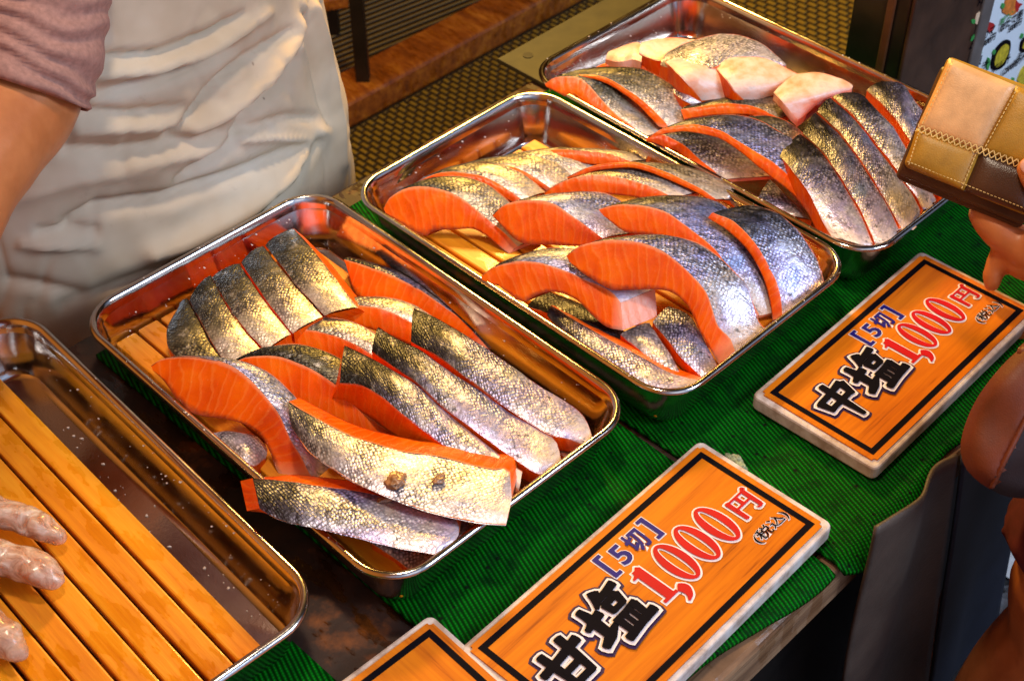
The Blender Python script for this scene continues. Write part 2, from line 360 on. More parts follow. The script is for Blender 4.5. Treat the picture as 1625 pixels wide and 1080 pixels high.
def jit(p, amp, sc=45, seed=0):
    q = p * sc + V((seed * 7.3, seed * 3.1, seed))
    return p + noise.noise_vector(q) * amp + noise.noise_vector(q * 3.1) * amp * .35
GRP = 'salmon slices in the steel trays'
ns = [0]
TL, TS, RIMZ = .40, .2584, .055
TR = {1: (-.5968, .7507, -.8239), 2: (-.3635, .9091, -.7992), 3: (-.1523, 1.0758, -.7859), 4: (.0109, 1.2699, -.7920)}
TDIM = {1: (.420, .2584), 2: (.40, .2584), 3: (.3894, .2471), 4: (.4180, .2532)}
def tray_frame(k):
    x, y, t = TR[k]; a = V((math.cos(t), math.sin(t), 0)); b = V((-a.y, a.x, 0)); return V((x, y, 0)) + a * TDIM[k][0] / 2 + b * TDIM[k][1] / 2, t
CUR = [2]
def inside(p):
    if p.z > .0580: return p
    c0, t = tray_frame(CUR[0]); l = Matrix.Rotation(-t, 3, 'Z') @ (p - c0)
    z = max(l.z, .0105); d = .0190 - .0112 * max(0, min(1, (z - .011) / .040)) + .0012
    hx, hy, r = TDIM[CUR[0]][0] / 2 - d, TDIM[CUR[0]][1] / 2 - d, .040 - d
    x = max(-hx, min(hx, l.x)); y = max(-hy, min(hy, l.y))
    ex_, ey_ = abs(x) - (hx - r), abs(y) - (hy - r)
    if ex_ > 0 and ey_ > 0 and math.hypot(ex_, ey_) > r:
        k = r / math.hypot(ex_, ey_); x = math.copysign(hx - r + ex_ * k, x); y = math.copysign(hy - r + ey_ * k, y)
    return Matrix.Rotation(t, 3, 'Z') @ V((x, y, z)) + c0
def slice_mesh(Ao, Ai, Bo, Bi, label, skin, flesh, p0, p1, crown, dome=.0012):
    ns[0] += 1; sd = ns[0]
    N = len(Ao); base = sum(Ai + Bi, V()) / (2 * N)
    root = thing('salmon_slice', base, label, 'fish slice', GRP)
    cA = sum(Ao + Ai, V()) / (2 * N)
    nA = (Ao[-1] - Ao[0]).cross(Ai[N // 2] - Ao[N // 2])
    off = sum((Bo[i] - Ao[i] for i in range(N)), V()) / N
    if nA.length > 1e-9:
        nA.normalize()
        if nA.dot(off) > 0: nA = -nA
    pr = lambda t: p0 + (p1 - p0) * t
    cen = sum(Ai + Bi, V()) / (2 * N)
    # outward direction of the skin
    out = []
    for i in range(N):
        t = Ao[min(i + 1, N - 1)] - Ao[max(i - 1, 0)]; o = t.cross(Bo[i] - Ao[i])
        o = o.normalized() if o.length > 1e-9 else V((0, 0, 1))
        out.append(o)
    ref = sum(((Ao[i] + Bo[i]) - (Ai[i] + Bi[i]) for i in range(N)), V())
    sg = sum(out[i].dot(((Ao[i] + Bo[i]) - (Ai[i] + Bi[i]))) for i in range(N))
    if sg < 0: out = [-o for o in out]
    MV = 7
    rows = []
    for k in range(MV):
        t = k / (MV - 1); te = -.012 + t * 1.024
        prof = crown * math.sin(math.pi * t) + .0009 - .0014 * (abs(2 * t - 1) ** 6)
        rows.append([jit(Ao[i].lerp(Bo[i], te) + out[i] * prof, .0006, 60, sd) for i in range(N)])
    s = PB(); s.grid(rows, pr, lambda t: 0.0); so = s.make('skin', skin, root)
    f = PB()
    KA = 7
    def face(O, I, sgn):
        rs = []
        for k in range(KA):
            t = k / (KA - 1); r = []
            for i in range(N):
                p = O[i].lerp(I[i], t) + nA * (sgn * dome * math.sin(math.pi * min(1, t * 1.02)) * math.sin(math.pi * i / (N - 1)) ** .5)
                r.append(jit(p, .0007 if 0 < k < KA - 1 else .0004, 70, sd))
            rs.append(r)
        f.grid(rs, pr, lambda t: t)
    face(Ao, Ai, 1); face(Bo, Bi, -1)
    f.grid([[Ai[i].lerp(Bi[i], k / 3) for i in range(N)] for k in range(4)], pr, lambda t: 1.0)
    for j in (0, N - 1):
        if (Ao[j] - Ai[j]).length > .002:
            f.grid([[Ao[j].lerp(Bo[j], k / 3) for k in range(4)], [Ai[j].lerp(Bi[j], k / 3) for k in range(4)]], lambda t: p0 if j == 0 else p1, lambda t: .3)
    f.make('flesh', flesh, root)
    return root
NDEF = V((-.10, -.66, .74)).normalized()
def steak(label, outer, inner, base, back, skin='salmon_skin', flesh='salmon_flesh', n=None, th=.013, p=(0, 1), N=30, taper=.8):
    """a slice whose cut face shows: outline of the face on a leaning plane, the skin runs back from it"""
    n = (V(n).normalized() if n else NDEF); p0 = un(*base)
    Ao = cat([uplane(x, y, p0, n) for x, y in outer], N); Ai = cat([uplane(x, y, p0, n) for x, y in inner], N)
    for i in range(N):
        pass
    md = Ao[N // 2]; mp = proj(md); q = uplane(mp[0] + back[0], mp[1] + back[1], p0 - n * th, n); off = q - md
    def sc(i): t = i / (N - 1); return taper + (1 - taper) * math.sin(math.pi * t)
    Bo = [Ao[i] + off * sc(i) for i in range(N)]; Bi = [Ai[i] + off * sc(i) for i in range(N)]
    # keep the foot inside the tray
    for L in (Ai, Bi, Bo):
        for i in range(N):
            if L[i].z < .012: L[i] = V((L[i].x, L[i].y, .012 + random.random() * .002))
    return slice_mesh(Ao, Ai, Bo, Bi, label, skin, flesh, p[0], p[1], .0010)
def zat(zs, t):
    k = t * (len(zs) - 1); i = min(int(k), len(zs) - 2); return zs[i] + (zs[i + 1] - zs[i]) * (k - i)
def strip(label, a, b, za, zb=None, t=(.024, .016), skin='salmon_skin', flesh='salmon_flesh', p=(0, 1), crown=.0015, N=30, slant=(0, 0), zmin=.012, toe=None):
    """a slice lying skin up: both long edges of the skin with their heights, flesh below"""
    zb = zb or za
    def rail(pts, zs):
        d = [0]
        for i in range(1, len(pts)): d.append(d[-1] + math.dist(pts[i], pts[i - 1]))
        return cat([un(x, y, zat(zs, d[i] / d[-1])) for i, (x, y) in enumerate(pts)], N)
    Ao = rail(a, za); Bo = rail(b, zb)
    def low(p_, i, s):
        th = t[0] + (t[1] - t[0]) * i / (N - 1)
        q = p_ + V((slant[0] * s, slant[1] * s, -th))
        if toe: q += V(toe) * max(0, 1 - i / (N * .16))
        q.z = max(q.z, min(p_.z - .002, zmin)); return q
    Ai = [low(Ao[i], i, 1) for i in range(N)]; Bi = [low(Bo[i], i, 1) for i in range(N)]
    return slice_mesh(Ao, Ai, Bo, Bi, label, skin, flesh, p[0], p[1], crown, .0006)

def upl(px, py, a):
    d = ray(px, py); return CAM + d * ((a - CAM.dot(A)) / d.dot(A))
def slab(name, a0, a1, b0, b1, z0, z1, mat, parent=None, bev=.002):
    return box(name, (a1 - a0, b1 - b0, z1 - z0), tb((a0 + a1) / 2, (b0 + b1) / 2, (z0 + z1) / 2), mat, parent, (0, 0, TA), bev)
GZ = -.75
# ------------------------------------------------------------------ the setting
def sheet(name, a0, a1, b0, b1, z, mat, kind='structure', n=1):
    me = bpy.data.meshes.new(name); me.from_pydata([(a0, b0, 0), (a1, b0, 0), (a1, b1, 0), (a0, b1, 0)], [], [(0, 1, 2, 3)]); me.materials.append(MT[mat])
    o = link(bpy.data.objects.new(name, me)); o.location.z = z; o.rotation_euler.z = TA
    if kind: o['kind'] = kind
    return o
sheet('ground', -.62, 30, -30, 30, GZ, 'asphalt')
sheet('stall_floor', -30, -.62, -30, 30, GZ, 'floor_concrete')
sheet('road_line', -.50, -.34, 1.37, 3.0, GZ + .004, 'paint_white')
def floor_mat(name, a0, a1, b0, b1, z, mat, label, catg):
    o = slab(name, a0, a1, b0, b1, z, z + .012, mat, None, .003); return tag(o, label, catg)
bs = un(1075, -8, GZ + .012).dot(B)
floor_mat('woven_floor_mat', -1.835, -.98, .4, bs - .01, GZ, 'woven_plastic', 'olive basket-weave plastic mat on the floor behind the counter', 'floor mat')
floor_mat('ribbed_floor_mat', -3.4, -1.95, -.2, 3.6, GZ, 'ribbed_plastic', 'finely ribbed olive floor mat beyond the wooden sill', 'floor mat')
o = floor_mat('studded_floor_mat', -1.835, -.98, bs + .01, 3.4, GZ, 'woven_plastic', 'bright amber studded mat behind the far steel tray', 'floor mat')
mm = MT['woven_plastic'].copy(); mm.name = 'woven_amber'; MT['woven_amber'] = mm
for nd in mm.node_tree.nodes:
    if nd.type == 'VALTORGB': nd.color_ramp.elements[0].color = (.75, .42, .02, 1); nd.color_ramp.elements[1].color = (.05, .03, .003, 1)
    if nd.type == 'TEX_BRICK': nd.inputs['Brick Width'].default_value = .026; nd.inputs['Row Height'].default_value = .018
o.data.materials[0] = mm
o = slab('wooden_sill', -1.940, -1.848, -.6, 3.8, GZ, GZ + .06, 'beam_wood', None, .008); tag(o, 'worn brown wooden sill running across the floor behind the counter', 'beam')
# rack with thin dark legs that stands by the sill
rk = thing('metal_rack', tb(-2.0, .98, GZ), 'black metal rack with thin legs standing at the wooden sill behind the seller', 'rack')
def rackbar(name, p, q, r, mat='dark_metal'):
    d = q - p; o = box(name, (r * 2, r * 2, d.length), (p + q) / 2 - rk.location, mat, rk, d.to_track_quat('Z', 'Y').to_euler(), .002); return o
foot = un(577, 132, GZ + .05); foot2 = un(532, 60, GZ)
rackbar('leg', foot, foot + V((0, 0, 1.0)), .013)
rackbar('leg', foot2, foot2 + V((0, 0, 1.0)), .011)
h1 = foot + V((0, 0, .42)); h2 = foot2 + V((0, 0, .42))
p1 = at(420, 22, (h1 - CAM).length); p2 = at(536, 2, (h1 - CAM).length + .05)
rackbar('crossbar', p1 - (p2 - p1) * 4, p2 + (p2 - p1) * .12, .011, 'beam_wood')

# counter
ct = thing('stall_counter', tb(-.62, .4, 0), 'dark wooden market counter under the steel trays and green mats', 'counter')
def cpart(name, a0, a1, b0, b1, z0, z1, mat, bev=.003):
    o = slab(name, a0, a1, b0, b1, z0, z1, mat, None, bev); o.location -= ct.location; o.parent = ct; return o
cpart('table_top', -.93, -.336, -.9, 1.205, -.035, 0, 'table_wood')
cpart('front_board', -.3355, -.315, -.9, 1.205, -.045, -.002, 'edge_wood', .005)
for a_, b_ in ((-.40, -.8), (-.40, 1.16), (-.9, -.8), (-.9, 1.16)):
    cpart('leg', a_ - .025, a_ + .025, b_ - .025, b_ + .025, GZ, -.0365, 'table_wood')
cpart('shade_panel', -.36, -.345, -.8, .97, GZ + .002, -.05, 'dark_metal')  # near-black panel standing in for the deep shade under the counter
o = slab('khaki_board', -.979, -.885, .969, 1.19, .0005, .006, 'mat_khaki', None, .001); tag(o, 'khaki plastic board with a dark round hole under the back of the far tray', 'board')
hc = un(838, 88, .0064)
bm = bmesh.new(); bmesh.ops.create_cone(bm, cap_ends=True, segments=24, radius1=.0055, radius2=.0055, depth=.0008)
ho = bm_obj('hole', bm, 'dark_metal', o); ho.location = Matrix.Rotation(-TA, 4, 'Z') @ (hc - o.location)

# green mats, each a thin sheet with a wavy drop over the counter edge
def mat_sheet(label, a0, a1, b0, b1, z, waves=None, seed=0):
    na, nb = 70, 60; vs_ = []; fs = []
    for i in range(na + 1):
        for j in range(nb + 1):
            b = b0 + (b1 - b0) * j / nb; ae = a1 + (waves(b) if waves else 0)
            a = a0 + (ae - a0) * i / na
            zz = z + .0016 * noise.noise(V((a * 14, b * 14, seed))) + .0012
            ov = a + .318
            if ov > 0: zz -= min(.020, ov * .55 + ov * ov * 6)
            vs_.append(tb(a, b, zz))
    nt = len(vs_); vs_ += [v - V((0, 0, .0035)) for v in vs_]
    W_ = nb + 1
    for i in range(na):
        for j in range(nb):
            q = i * W_ + j; fs.append((q, q + W_, q + W_ + 1, q + 1)); fs.append((nt + q, nt + q + 1, nt + q + W_ + 1, nt + q + W_))
    for i in range(na):
        for j in (0, nb):
            q = i * W_ + j; fs.append((q, q + W_, nt + q + W_, nt + q) if j else (q, nt + q, nt + q + W_, q + W_))
    for j in range(nb):
        for i in (0, na):
            q = i * W_ + j; fs.append((q, nt + q, nt + q + 1, q + 1) if i else (q, q + 1, nt + q + 1, nt + q))
    ob = thing('green_mat', tb(a0, b0, z), label, 'mat', 'ribbed green plastic mats on the counter')
    mk('sheet', vs_, fs, 'green_mat', ob); return ob
mat_sheet('ribbed green mat under the near price sign and the tray by the apron', -.90, -.322, .405, .655, .0035, lambda b: .010 * math.sin(b * 22), 1)
mat_sheet('widest ribbed green mat, its wavy edge hanging below the far price sign', -.90, -.318, .662, 1.20, .0035, lambda b: .008 + .016 * math.sin((b - .66) * 30) * math.exp(-(b - .66) * 3), 2)
mat_sheet('ribbed green mat in the lower left beneath the tray of bare wooden slats', -.905, -.30, -.3, .335, .0035, None, 3)

# ------------------------------------------------------------------ steel trays
def tray_mesh():
    prof = [(.024, .0040), (.0195, .0046), (.0172, .0072), (.0150, .014), (.0100, .038), (.0082, .0480), (.0070, .0520), (.0056, .0545), (.0036, .0552), (.0016, .0546), (.0003, .0530), (.0003, .0515), (.0014, .0502), (.0032, .0500), (.0058, .0500), (.0090, .044), (.0160, .013), (.0182, .0060), (.0205, .0032), (.026, .0026)]
    NS = 10; vs_ = []; fs = []
    def loop(d, z):
        hx, hy, r = TL / 2 - d, TS / 2 - d, .040 - d
        out = []
        for (sx, sy, a0) in ((1, 1, 0), (-1, 1, 90), (-1, -1, 180), (1, -1, 270)):
            for k in range(NS + 1):
                a = R(a0 + 90 * k / NS); out.append((sx * (hx - r) + r * math.cos(a), sy * (hy - r) + r * math.sin(a), z))
        return out
    for d, z in prof: vs_ += loop(d, z)
    n = 4 * (NS + 1)
    for k in range(len(prof) - 1):
        for i in range(n):
            j = (i + 1) % n; fs.append((k * n + i, k * n + j, (k + 1) * n + j, (k + 1) * n + i))
    c0 = len(vs_); vs_.append((0, 0, .0040)); c1 = len(vs_); vs_.append((0, 0, .0026)); last = (len(prof) - 1) * n
    for i in range(n):
        j = (i + 1) % n; fs.append((c0, j, i)); fs.append((c1, last + i, last + j))
    me = bpy.data.meshes.new('basin'); me.from_pydata(vs_, [], [f[::-1] for f in fs]); me.materials.append(MT['steel'])
    me.polygons.foreach_set('use_smooth', [True] * len(me.polygons)); return me
TM = tray_mesh(); TRAY = {}
TLAB = {1: 'steel tray holding only bare wooden slats, lowest left of the four trays',
        2: 'steel tray of salmon slices by the apron, next to the bare slatted tray',
        3: 'steel tray of fanned orange slices, between two other full trays',
        4: 'farthest steel tray, heaped with silvery and pale belly slices, behind the wallet'}
for k in (1, 2, 3, 4):
    c0, t = tray_frame(k)
    o = link(bpy.data.objects.new('steel_tray', TM)); o.location = c0 + V((0, 0, .0055)); o.rotation_euler.z = t; o.location.z = .0052; o.scale = (TDIM[k][0] / TL, TDIM[k][1] / TS, 1)
    tag(o, TLAB[k], 'tray', 'stainless steel trays along the counter'); TRAY[k] = o
def slat_me(seed):
    bm = bmesh.new(); box_bm(bm, (.362, .0196, .0095), bev=.0016, seg=2)
    me = bpy.data.meshes.new('slat'); bm.to_mesh(me); bm.free(); me.materials.append(MT['slat_wood']); return me
SLM = slat_me(0)
RLAB = {1: 'bare wooden slat rack in the lower left tray, wet and empty', 2: 'slat rack under the slices in the tray by the apron, two ends showing',
        3: 'slat rack in the middle tray, showing below a big orange slice'}
for k in (1, 2, 3):
    c0, t = tray_frame(k); rn = random.Random(k)
    rt = thing('slat_rack', c0 + V((0, 0, .011)), RLAB[k], 'slat rack', 'wooden slat racks inside the trays', t)
    y0 = {1: .0835, 2: .0925, 3: .0900, 4: .088}[k]
    for i in range(9):
        y = y0 - .0222 * i - .0098
        if y < -.1: break
        s_ = link(bpy.data.objects.new('slat', SLM), rt); s_.location = (rn.uniform(-.001, .001), y, .0098 + rn.uniform(-.0004, .0004)); s_.rotation_euler.z = rn.uniform(-.003, .003)
        if k == 1: s_.scale.x = 1.045
        if k == 3: s_.location.x += .004; s_.scale.x = .905
    for x in (-.12, .12):
        box('batten', (.016, .178, .0048), (x, -.008, .0024), 'slat_wood', rt, bev=.0008)

# ------------------------------------------------------------------ salmon: tray in front of the apron
OL = 'salmon_skin_olive'; WH = 'salmon_skin_white'
# back row lying skin up
strip('blackish skin slice beside the two slat ends in the tray by the apron', [(284,486),(266,520),(272,558),(318,590)], [(298,474),(318,510),(340,550),(362,585)], (.050,.060,.056), None, (.022,.02), OL, p=(.02,.55))
strip('dark skin slice with an orange gap on its right, beside the blackish one', [(300,476),(318,508),(338,545),(362,583)], [(333,436),(352,472),(378,512),(418,560)], (.052,.063,.055), None, (.022,.02), OL, p=(.08,.85))
strip('speckled golden skin slice with a black cut line on its right', [(336,440),(354,472),(380,510),(422,556)], [(379,418),(402,452),(428,488),(462,530)], (.050,.063,.055), None, (.022,.02), OL, p=(.08,.9))
strip('narrow golden skin slice with a small orange nick at its top', [(382,416),(405,450),(432,488),(466,528)], [(418,390),(442,422),(470,456),(512,502)], (.049,.062,.055), None, (.022,.02), OL, p=(.08,.9))
strip('broad golden skin slice with a long orange cut side on its right', [(421,388),(446,420),(474,456),(516,500)], [(466,362),(498,398),(530,440),(568,488)], (.048,.060,.055), None, (.026,.02), OL, p=(.08,.85), slant=(.012,.010))
# cut faces showing
steak('long flat orange slab along the right wall of the tray by the apron', [(546,412),(575,420),(615,434),(660,456),(705,486),(745,516),(776,552)], [(550,424),(566,468),(600,486),(650,496),(710,516),(745,540),(770,552)], (600,486,.026), (16,-4), n=(-.25,-.45,.86))
steak('low orange arch between the golden skin slices and the arch with a white spot', [(423,526),(446,510),(480,496),(513,488),(547,484),(587,486),(620,495),(657,514),(690,540)], [(428,530),(444,525),(480,512),(525,511),(587,522),(648,545),(680,560)], (587,530,.034), (34,-14), OL)
steak('orange slice with one white spot, arched behind the two big orange faces', [(364,559),(391,539),(428,526),(470,522),(510,526),(544,537),(580,556),(620,585)], [(369,571),(400,568),(434,567),(480,562),(538,572),(575,592),(610,612)], (500,585,.030), (34,-20), OL)
steak('big orange face running under the black ended skin strips', [(367,577),(391,567),(428,564),(461,571),(495,586),(522,603),(544,621),(562,640),(590,664),(620,684),(664,702),(722,722),(786,744)], [(372,584),(400,598),(430,620),(458,640),(490,662),(525,684),(560,702),(600,716),(640,728),(690,738),(740,746),(770,750),(786,752)], (560,702,.026), (42,-22), OL, p=(.0,.9), N=40)
steak('biggest bright orange steak with a hollow below, in the tray by the apron', [(240,580),(254,571),(275,566),(299,565),(330,568),(364,578),(391,597),(419,626),(443,658),(461,697),(477,722),(489,748),(500,764)], [(243,588),(260,604),(278,630),(293,649),(321,660),(357,664),(391,674),(412,688),(428,716),(437,741),(446,757)], (446,757,.024), (52,6), 'salmon_skin', p=(.05,1), N=40)
# small pieces under it
strip('small silvery tail piece tucked under the hollow of the biggest orange steak', [(336,686),(362,683),(386,687),(408,692),(422,706)], [(350,706),(368,716),(388,730),(404,738),(421,726)], (.036,.040,.030), None, (.014,.012), WH, p=(.3,.9))
# skin strips on the right
strip('black ended silver strip nearest the right wall of the tray by the apron', [(652,541),(687,560),(717,580),(757,610),(797,640),(837,667),(873,688),(907,697),(929,706)], [(657,489),(690,503),(730,527),(773,553),(820,587),(863,617),(897,637),(920,653),(933,673),(940,694)], (.068,.071,.066,.058,.050), None, (.028,.014))
strip('black ended silver strip between two others like it', [(590,556),(623,580),(663,607),(703,643),(743,673),(790,708),(830,737),(863,753),(882,742)], [(600,518),(627,535),(670,557),(710,587),(763,620),(813,657),(863,683),(884,703),(890,727)], (.069,.071,.066,.058,.051), None, (.030,.014))
strip('black ended strip with a red cut side showing', [(539,607),(570,610),(603,627),(640,657),(680,687),(717,713),(763,730),(797,744),(823,778)], [(547,548),(580,563),(623,587),(670,617),(697,643),(737,677),(783,713),(813,737),(829,748)], (.070,.072,.066,.058,.054), None, (.032,.014), slant=(-.012,.006))
strip('small belly tip poking out below the silver strips at the front rim', [(868,702),(885,717),(902,728)], [(888,690),(905,702),(916,716)], (.036,.034), None, (.012,.01), WH, p=(.4,.9))
strip('small belly tip under the white-ended strip at the front rim', [(712,822),(728,846),(738,850)], [(728,824),(748,828),(762,836)], (.038,.036), None, (.012,.01), WH, p=(.4,.9))
strip('grey scaly belly piece under the frontmost strip, by the front corner of its tray', [(590,862),(625,884),(657,905),(676,898)], [(600,850),(650,866),(694,876),(697,884)], (.032,.030,.034), None, (.014,.012), WH, p=(.2,.9))
strip('broad strip with two brown scraps on its white end over the front rim', [(463,678),(478,700),(492,718),(522,739),(560,763),(600,781),(643,798),(693,814),(760,828),(803,832)], [(458,637),(493,658),(547,687),(593,703),(643,717),(693,723),(743,736),(787,745),(807,744),(812,786)], (.072,.078,.076,.070,.064), (.072,.078,.078,.073,.066,.064), (.022,.008), WH, p=(-.02,.95), slant=(.004,.026))
strip('frontmost violet-silver strip with its orange end resting on the left rim', [(412,806),(440,823),(487,834),(533,844),(577,854),(627,867),(660,873),(697,879),(714,866)], [(401,758),(460,764),(520,773),(577,781),(620,791),(677,808),(723,824),(728,845)], (.070,.070,.066,.062,.058), None, (.018,.010), 'salmon_skin', p=(.15,.95), slant=(.002,.022), toe=(-.013, -.016, .008))

# ------------------------------------------------------------------ salmon: middle tray
CUR[0] = 3
steak('olive silver skin slice nearest the slat ends in the middle tray', [(800,247),(826,243),(856,239),(895,237),(945,240),(975,246),(1000,256)], [(802,250),(835,251),(870,254),(910,258),(950,262),(985,264),(1002,262)], (910,262,.046), (52, 2), OL, p=(.1,.9), th=0.02)
steak('thin orange edged slice next to the olive one nearest the slat ends', [(762,258),(797,249),(827,248),(856,256),(880,267),(903,281)], [(766,262),(797,254),(833,256),(865,266),(898,284)], (865,278,.042), (84, -14), OL, p=(.1,.95), th=0.016)
steak('thin orange edged slice, third from the slat ends in the middle tray', [(704,271),(738,263),(773,260),(806,263),(833,273),(856,287),(873,298)], [(712,275),(750,270),(797,270),(827,281),(868,303)], (830,296,.040), (62, -16), OL, p=(.1,.95), th=0.016)
steak('orange edged slice just behind the steak with a ragged hollow', [(650,297),(679,280),(711,273),(750,276),(779,285),(806,301),(830,318)], [(680,297),(726,290),(761,295),(797,312),(820,324)], (780,322,.036), (44,-16), OL, p=(.1,.95))
steak('big orange steak with a ragged hollow underneath, in the middle tray', [(609,330),(619,313),(643,299),(673,296),(702,301),(729,312),(753,330),(779,352),(799,368),(822,391)], [(612,338),(637,354),(658,368),(678,374),(687,366),(726,364),(750,363),(773,375),(791,390),(808,402)], (808,402,.026), (48,-18), OL, p=(.05,1))
steak('slice with a long thin pink edge along the right wall of the middle tray', [(900,281),(930,267),(960,260),(1000,257),(1028,262),(1066,277),(1107,297),(1136,316)], [(903,285),(932,275),(962,268),(1000,266),(1028,272),(1062,286),(1100,303),(1126,318)], (1040,315,.056), (84, 8), OL, p=(.05,.9), th=0.02)
steak('slice with a curved orange edge in front of the one with a pink edge', [(863,306),(882,293),(910,282),(945,277),(981,281),(1030,295),(1070,314)], [(868,311),(892,310),(925,310),(960,308),(1010,313),(1055,322)], (960,330,.050), (62, -12), OL, p=(.1,.95), th=0.018)
steak('rounded orange face with a mottled black back, amid the middle tray', [(782,341),(797,327),(821,319),(856,318),(880,324),(904,340),(930,358),(956,378)], [(784,345),(800,362),(818,380),(838,388),(868,388),(900,390),(925,390),(950,384)], (838,400,.036), (92, -14), 'salmon_skin', p=(.05,.8), th=0.02)
steak('broad silver skin slice at the right end of the middle tray', [(1131,337),(1165,352),(1198,385),(1224,429),(1238,466),(1242,502)], [(1124,346),(1152,364),(1184,394),(1210,437),(1222,480),(1226,508)], (1228,512,.030), (74, -14), 'salmon_skin', p=(.05,.95), taper=.9, th=0.018)
steak('orange arch beside the broad silver skin slice of the middle tray', [(950,332),(976,325),(1017,326),(1054,335),(1083,354),(1117,380),(1139,400),(1155,424),(1180,456),(1206,500)], [(958,342),(975,356),(995,369),(1035,373),(1072,381),(1109,402),(1139,425),(1156,450),(1180,480),(1196,506)], (1196,512,.028), (84, -16), 'salmon_skin', p=(.02,1), taper=.95, th=0.018)
# bottom layer
strip('dark red cut piece deep in the hollow of the creamy ended steak', [(836,486),(880,500),(930,528),(985,566)], [(870,462),(914,478),(958,502),(1010,540)], (.030,.034,.034,.030), None, (.012,.010), 'salmon_skin', p=(.0,.15))
strip('dark speckled strip lying low along the left rim of the middle tray', [(868,500),(917,549),(969,582),(1021,612),(1058,626),(1094,620)], [(874,484),(912,508),(966,538),(1020,567),(1066,592),(1114,604)], (.040,.046,.046,.044,.040), None, (.018,.012), 'salmon_skin', p=(.05,1), slant=(.012,.016))
strip('silver scaly wedge under the two front steaks, left of the dark gap', [(985,530),(1015,555),(1045,580),(1078,597)], [(1030,512),(1045,535),(1064,562),(1082,596)], (.040,.040,.034), None, (.014,.012), WH, p=(.1,.8))
strip('brown-silver scaly wedge under the large front steak, right of the dark gap', [(1036,510),(1062,542),(1090,575),(1118,602)], [(1062,486),(1094,500),(1120,545),(1140,582)], (.042,.042,.034), None, (.014,.012), 'salmon_skin', p=(.35,.9))
steak('arched orange steak with a creamy white belly end, in the middle tray', [(764,438),(784,423),(814,415),(851,416),(888,426),(914,437),(947,451),(972,464),(985,480)], [(766,444),(799,460),(829,479),(851,468),(880,463),(914,475),(939,499),(962,518),(988,524)], (988,524,.040), (58,-22), 'salmon_skin', p=(.0,.98), taper=.95)
steak('largest front orange steak sweeping down to the front rim of the middle tray', [(899,406),(921,390),(962,381),(1006,383),(1043,394),(1072,413),(1098,437),(1120,462),(1131,492),(1140,518),(1158,536),(1166,556)], [(904,416),(932,438),(969,459),(998,460),(1043,459),(1072,467),(1094,489),(1109,522),(1126,552),(1143,582)], (1143,582,.030), (66,-8), 'salmon_skin', p=(.0,1), N=40, taper=.95)

# ------------------------------------------------------------------ salmon: far tray
CUR[0] = 4
steak('short orange edge behind two others in the left corner of the far tray', [(937,113),(956,102),(981,99),(1019,104),(1050,118),(1085,142)], [(945,116),(965,110),(1000,108),(1040,122),(1078,146)], (1040,132,.046), (40,4), OL, p=(.05,.85))
steak('slice with broad speckled silver skin behind the long one on the left rim', [(893,119),(924,118),(956,122),(985,136),(1020,160),(1050,188),(1064,206)], [(900,124),(930,124),(956,130),(985,146),(1016,170),(1044,200)], (1040,206,.040), (62,-14), OL, p=(.05,.95))
steak('long orange slice lying along the left rim of the far tray', [(865,133),(883,122),(918,124),(937,138),(956,160),(975,179),(1000,198),(1021,217)], [(867,138),(890,150),(915,166),(935,182),(955,196),(975,208),(1000,222)], (950,196,.042), (44,-8), OL, p=(.05,.95))
strip('pale pink belly piece at the back left of the far tray', [(961,94),(985,98),(1004,94),(1018,98)], [(968,81),(994,71),(1012,67),(1020,74)], (.062,.066,.066), None, (.02,.02), 'belly_skin', 'salmon_flesh_pale', (.3,.9))
strip('pale belly piece with an orange underside, beside the humped white slice', [(1014,84),(1032,92),(1052,96),(1064,88)], [(1018,67),(1045,61),(1080,60),(1110,66)], (.070,.070,.070), None, (.024,.024), 'belly_skin', 'salmon_flesh', (.3,.8))
strip('humped white-dusted slice at the back of the far tray', [(1048,102),(1080,112),(1110,112),(1140,104),(1180,92),(1246,106)], [(1062,82),(1085,70),(1113,60),(1145,54),(1178,57),(1210,70),(1232,88),(1248,104)], (.074,.082,.082,.078,.070), None, (.028,.024), WH, 'salmon_flesh', (.15,.8))
strip('pale belly slice with an orange cut foot and ragged orange patch', [(1056,98),(1078,118),(1098,140),(1114,160)], [(1100,90),(1132,104),(1146,126),(1162,152)], (.078,.082,.074,.060), None, (.022,.02), 'belly_skin', 'salmon_flesh', (.2,.9))
strip('white belly slice below an orange line, under the humped white slice', [(1134,106),(1152,124),(1166,144),(1182,160)], [(1170,90),(1210,92),(1252,110),(1276,128),(1236,148)], (.080,.082,.076,.064), None, (.022,.02), 'belly_skin', 'salmon_flesh', (.2,.9))
strip('pale belly slice pointing down at the tops of the skin strips', [(1228,146),(1240,158),(1254,176),(1266,190)], [(1268,117),(1300,115),(1336,126),(1352,140),(1310,158),(1284,176)], (.080,.084,.076,.066), None, (.010,.009), 'belly_skin', 'salmon_flesh_pale', (.2,.8))
steak('thin orange arch nearest the pale belly slices in the far tray', [(1080,174),(1100,171),(1130,166),(1161,164),(1198,170),(1239,188)], [(1086,190),(1102,187),(1139,183),(1189,182),(1236,196)], (1140,196,.050), (40, -14), OL, p=(.05,.8), th=0.016)
steak('long orange arch crossing the middle of the far tray', [(1031,216),(1050,205),(1080,199),(1107,198),(1145,208),(1176,227),(1205,244),(1230,260),(1257,284),(1281,314),(1301,346),(1318,374)], [(1042,216),(1070,210),(1091,209),(1139,219),(1173,240),(1200,262),(1222,280),(1254,304),(1275,325),(1290,345),(1307,369)], (1307,373,.034), (62, -18), 'salmon_skin', p=(.0,1), N=40, th=0.018)
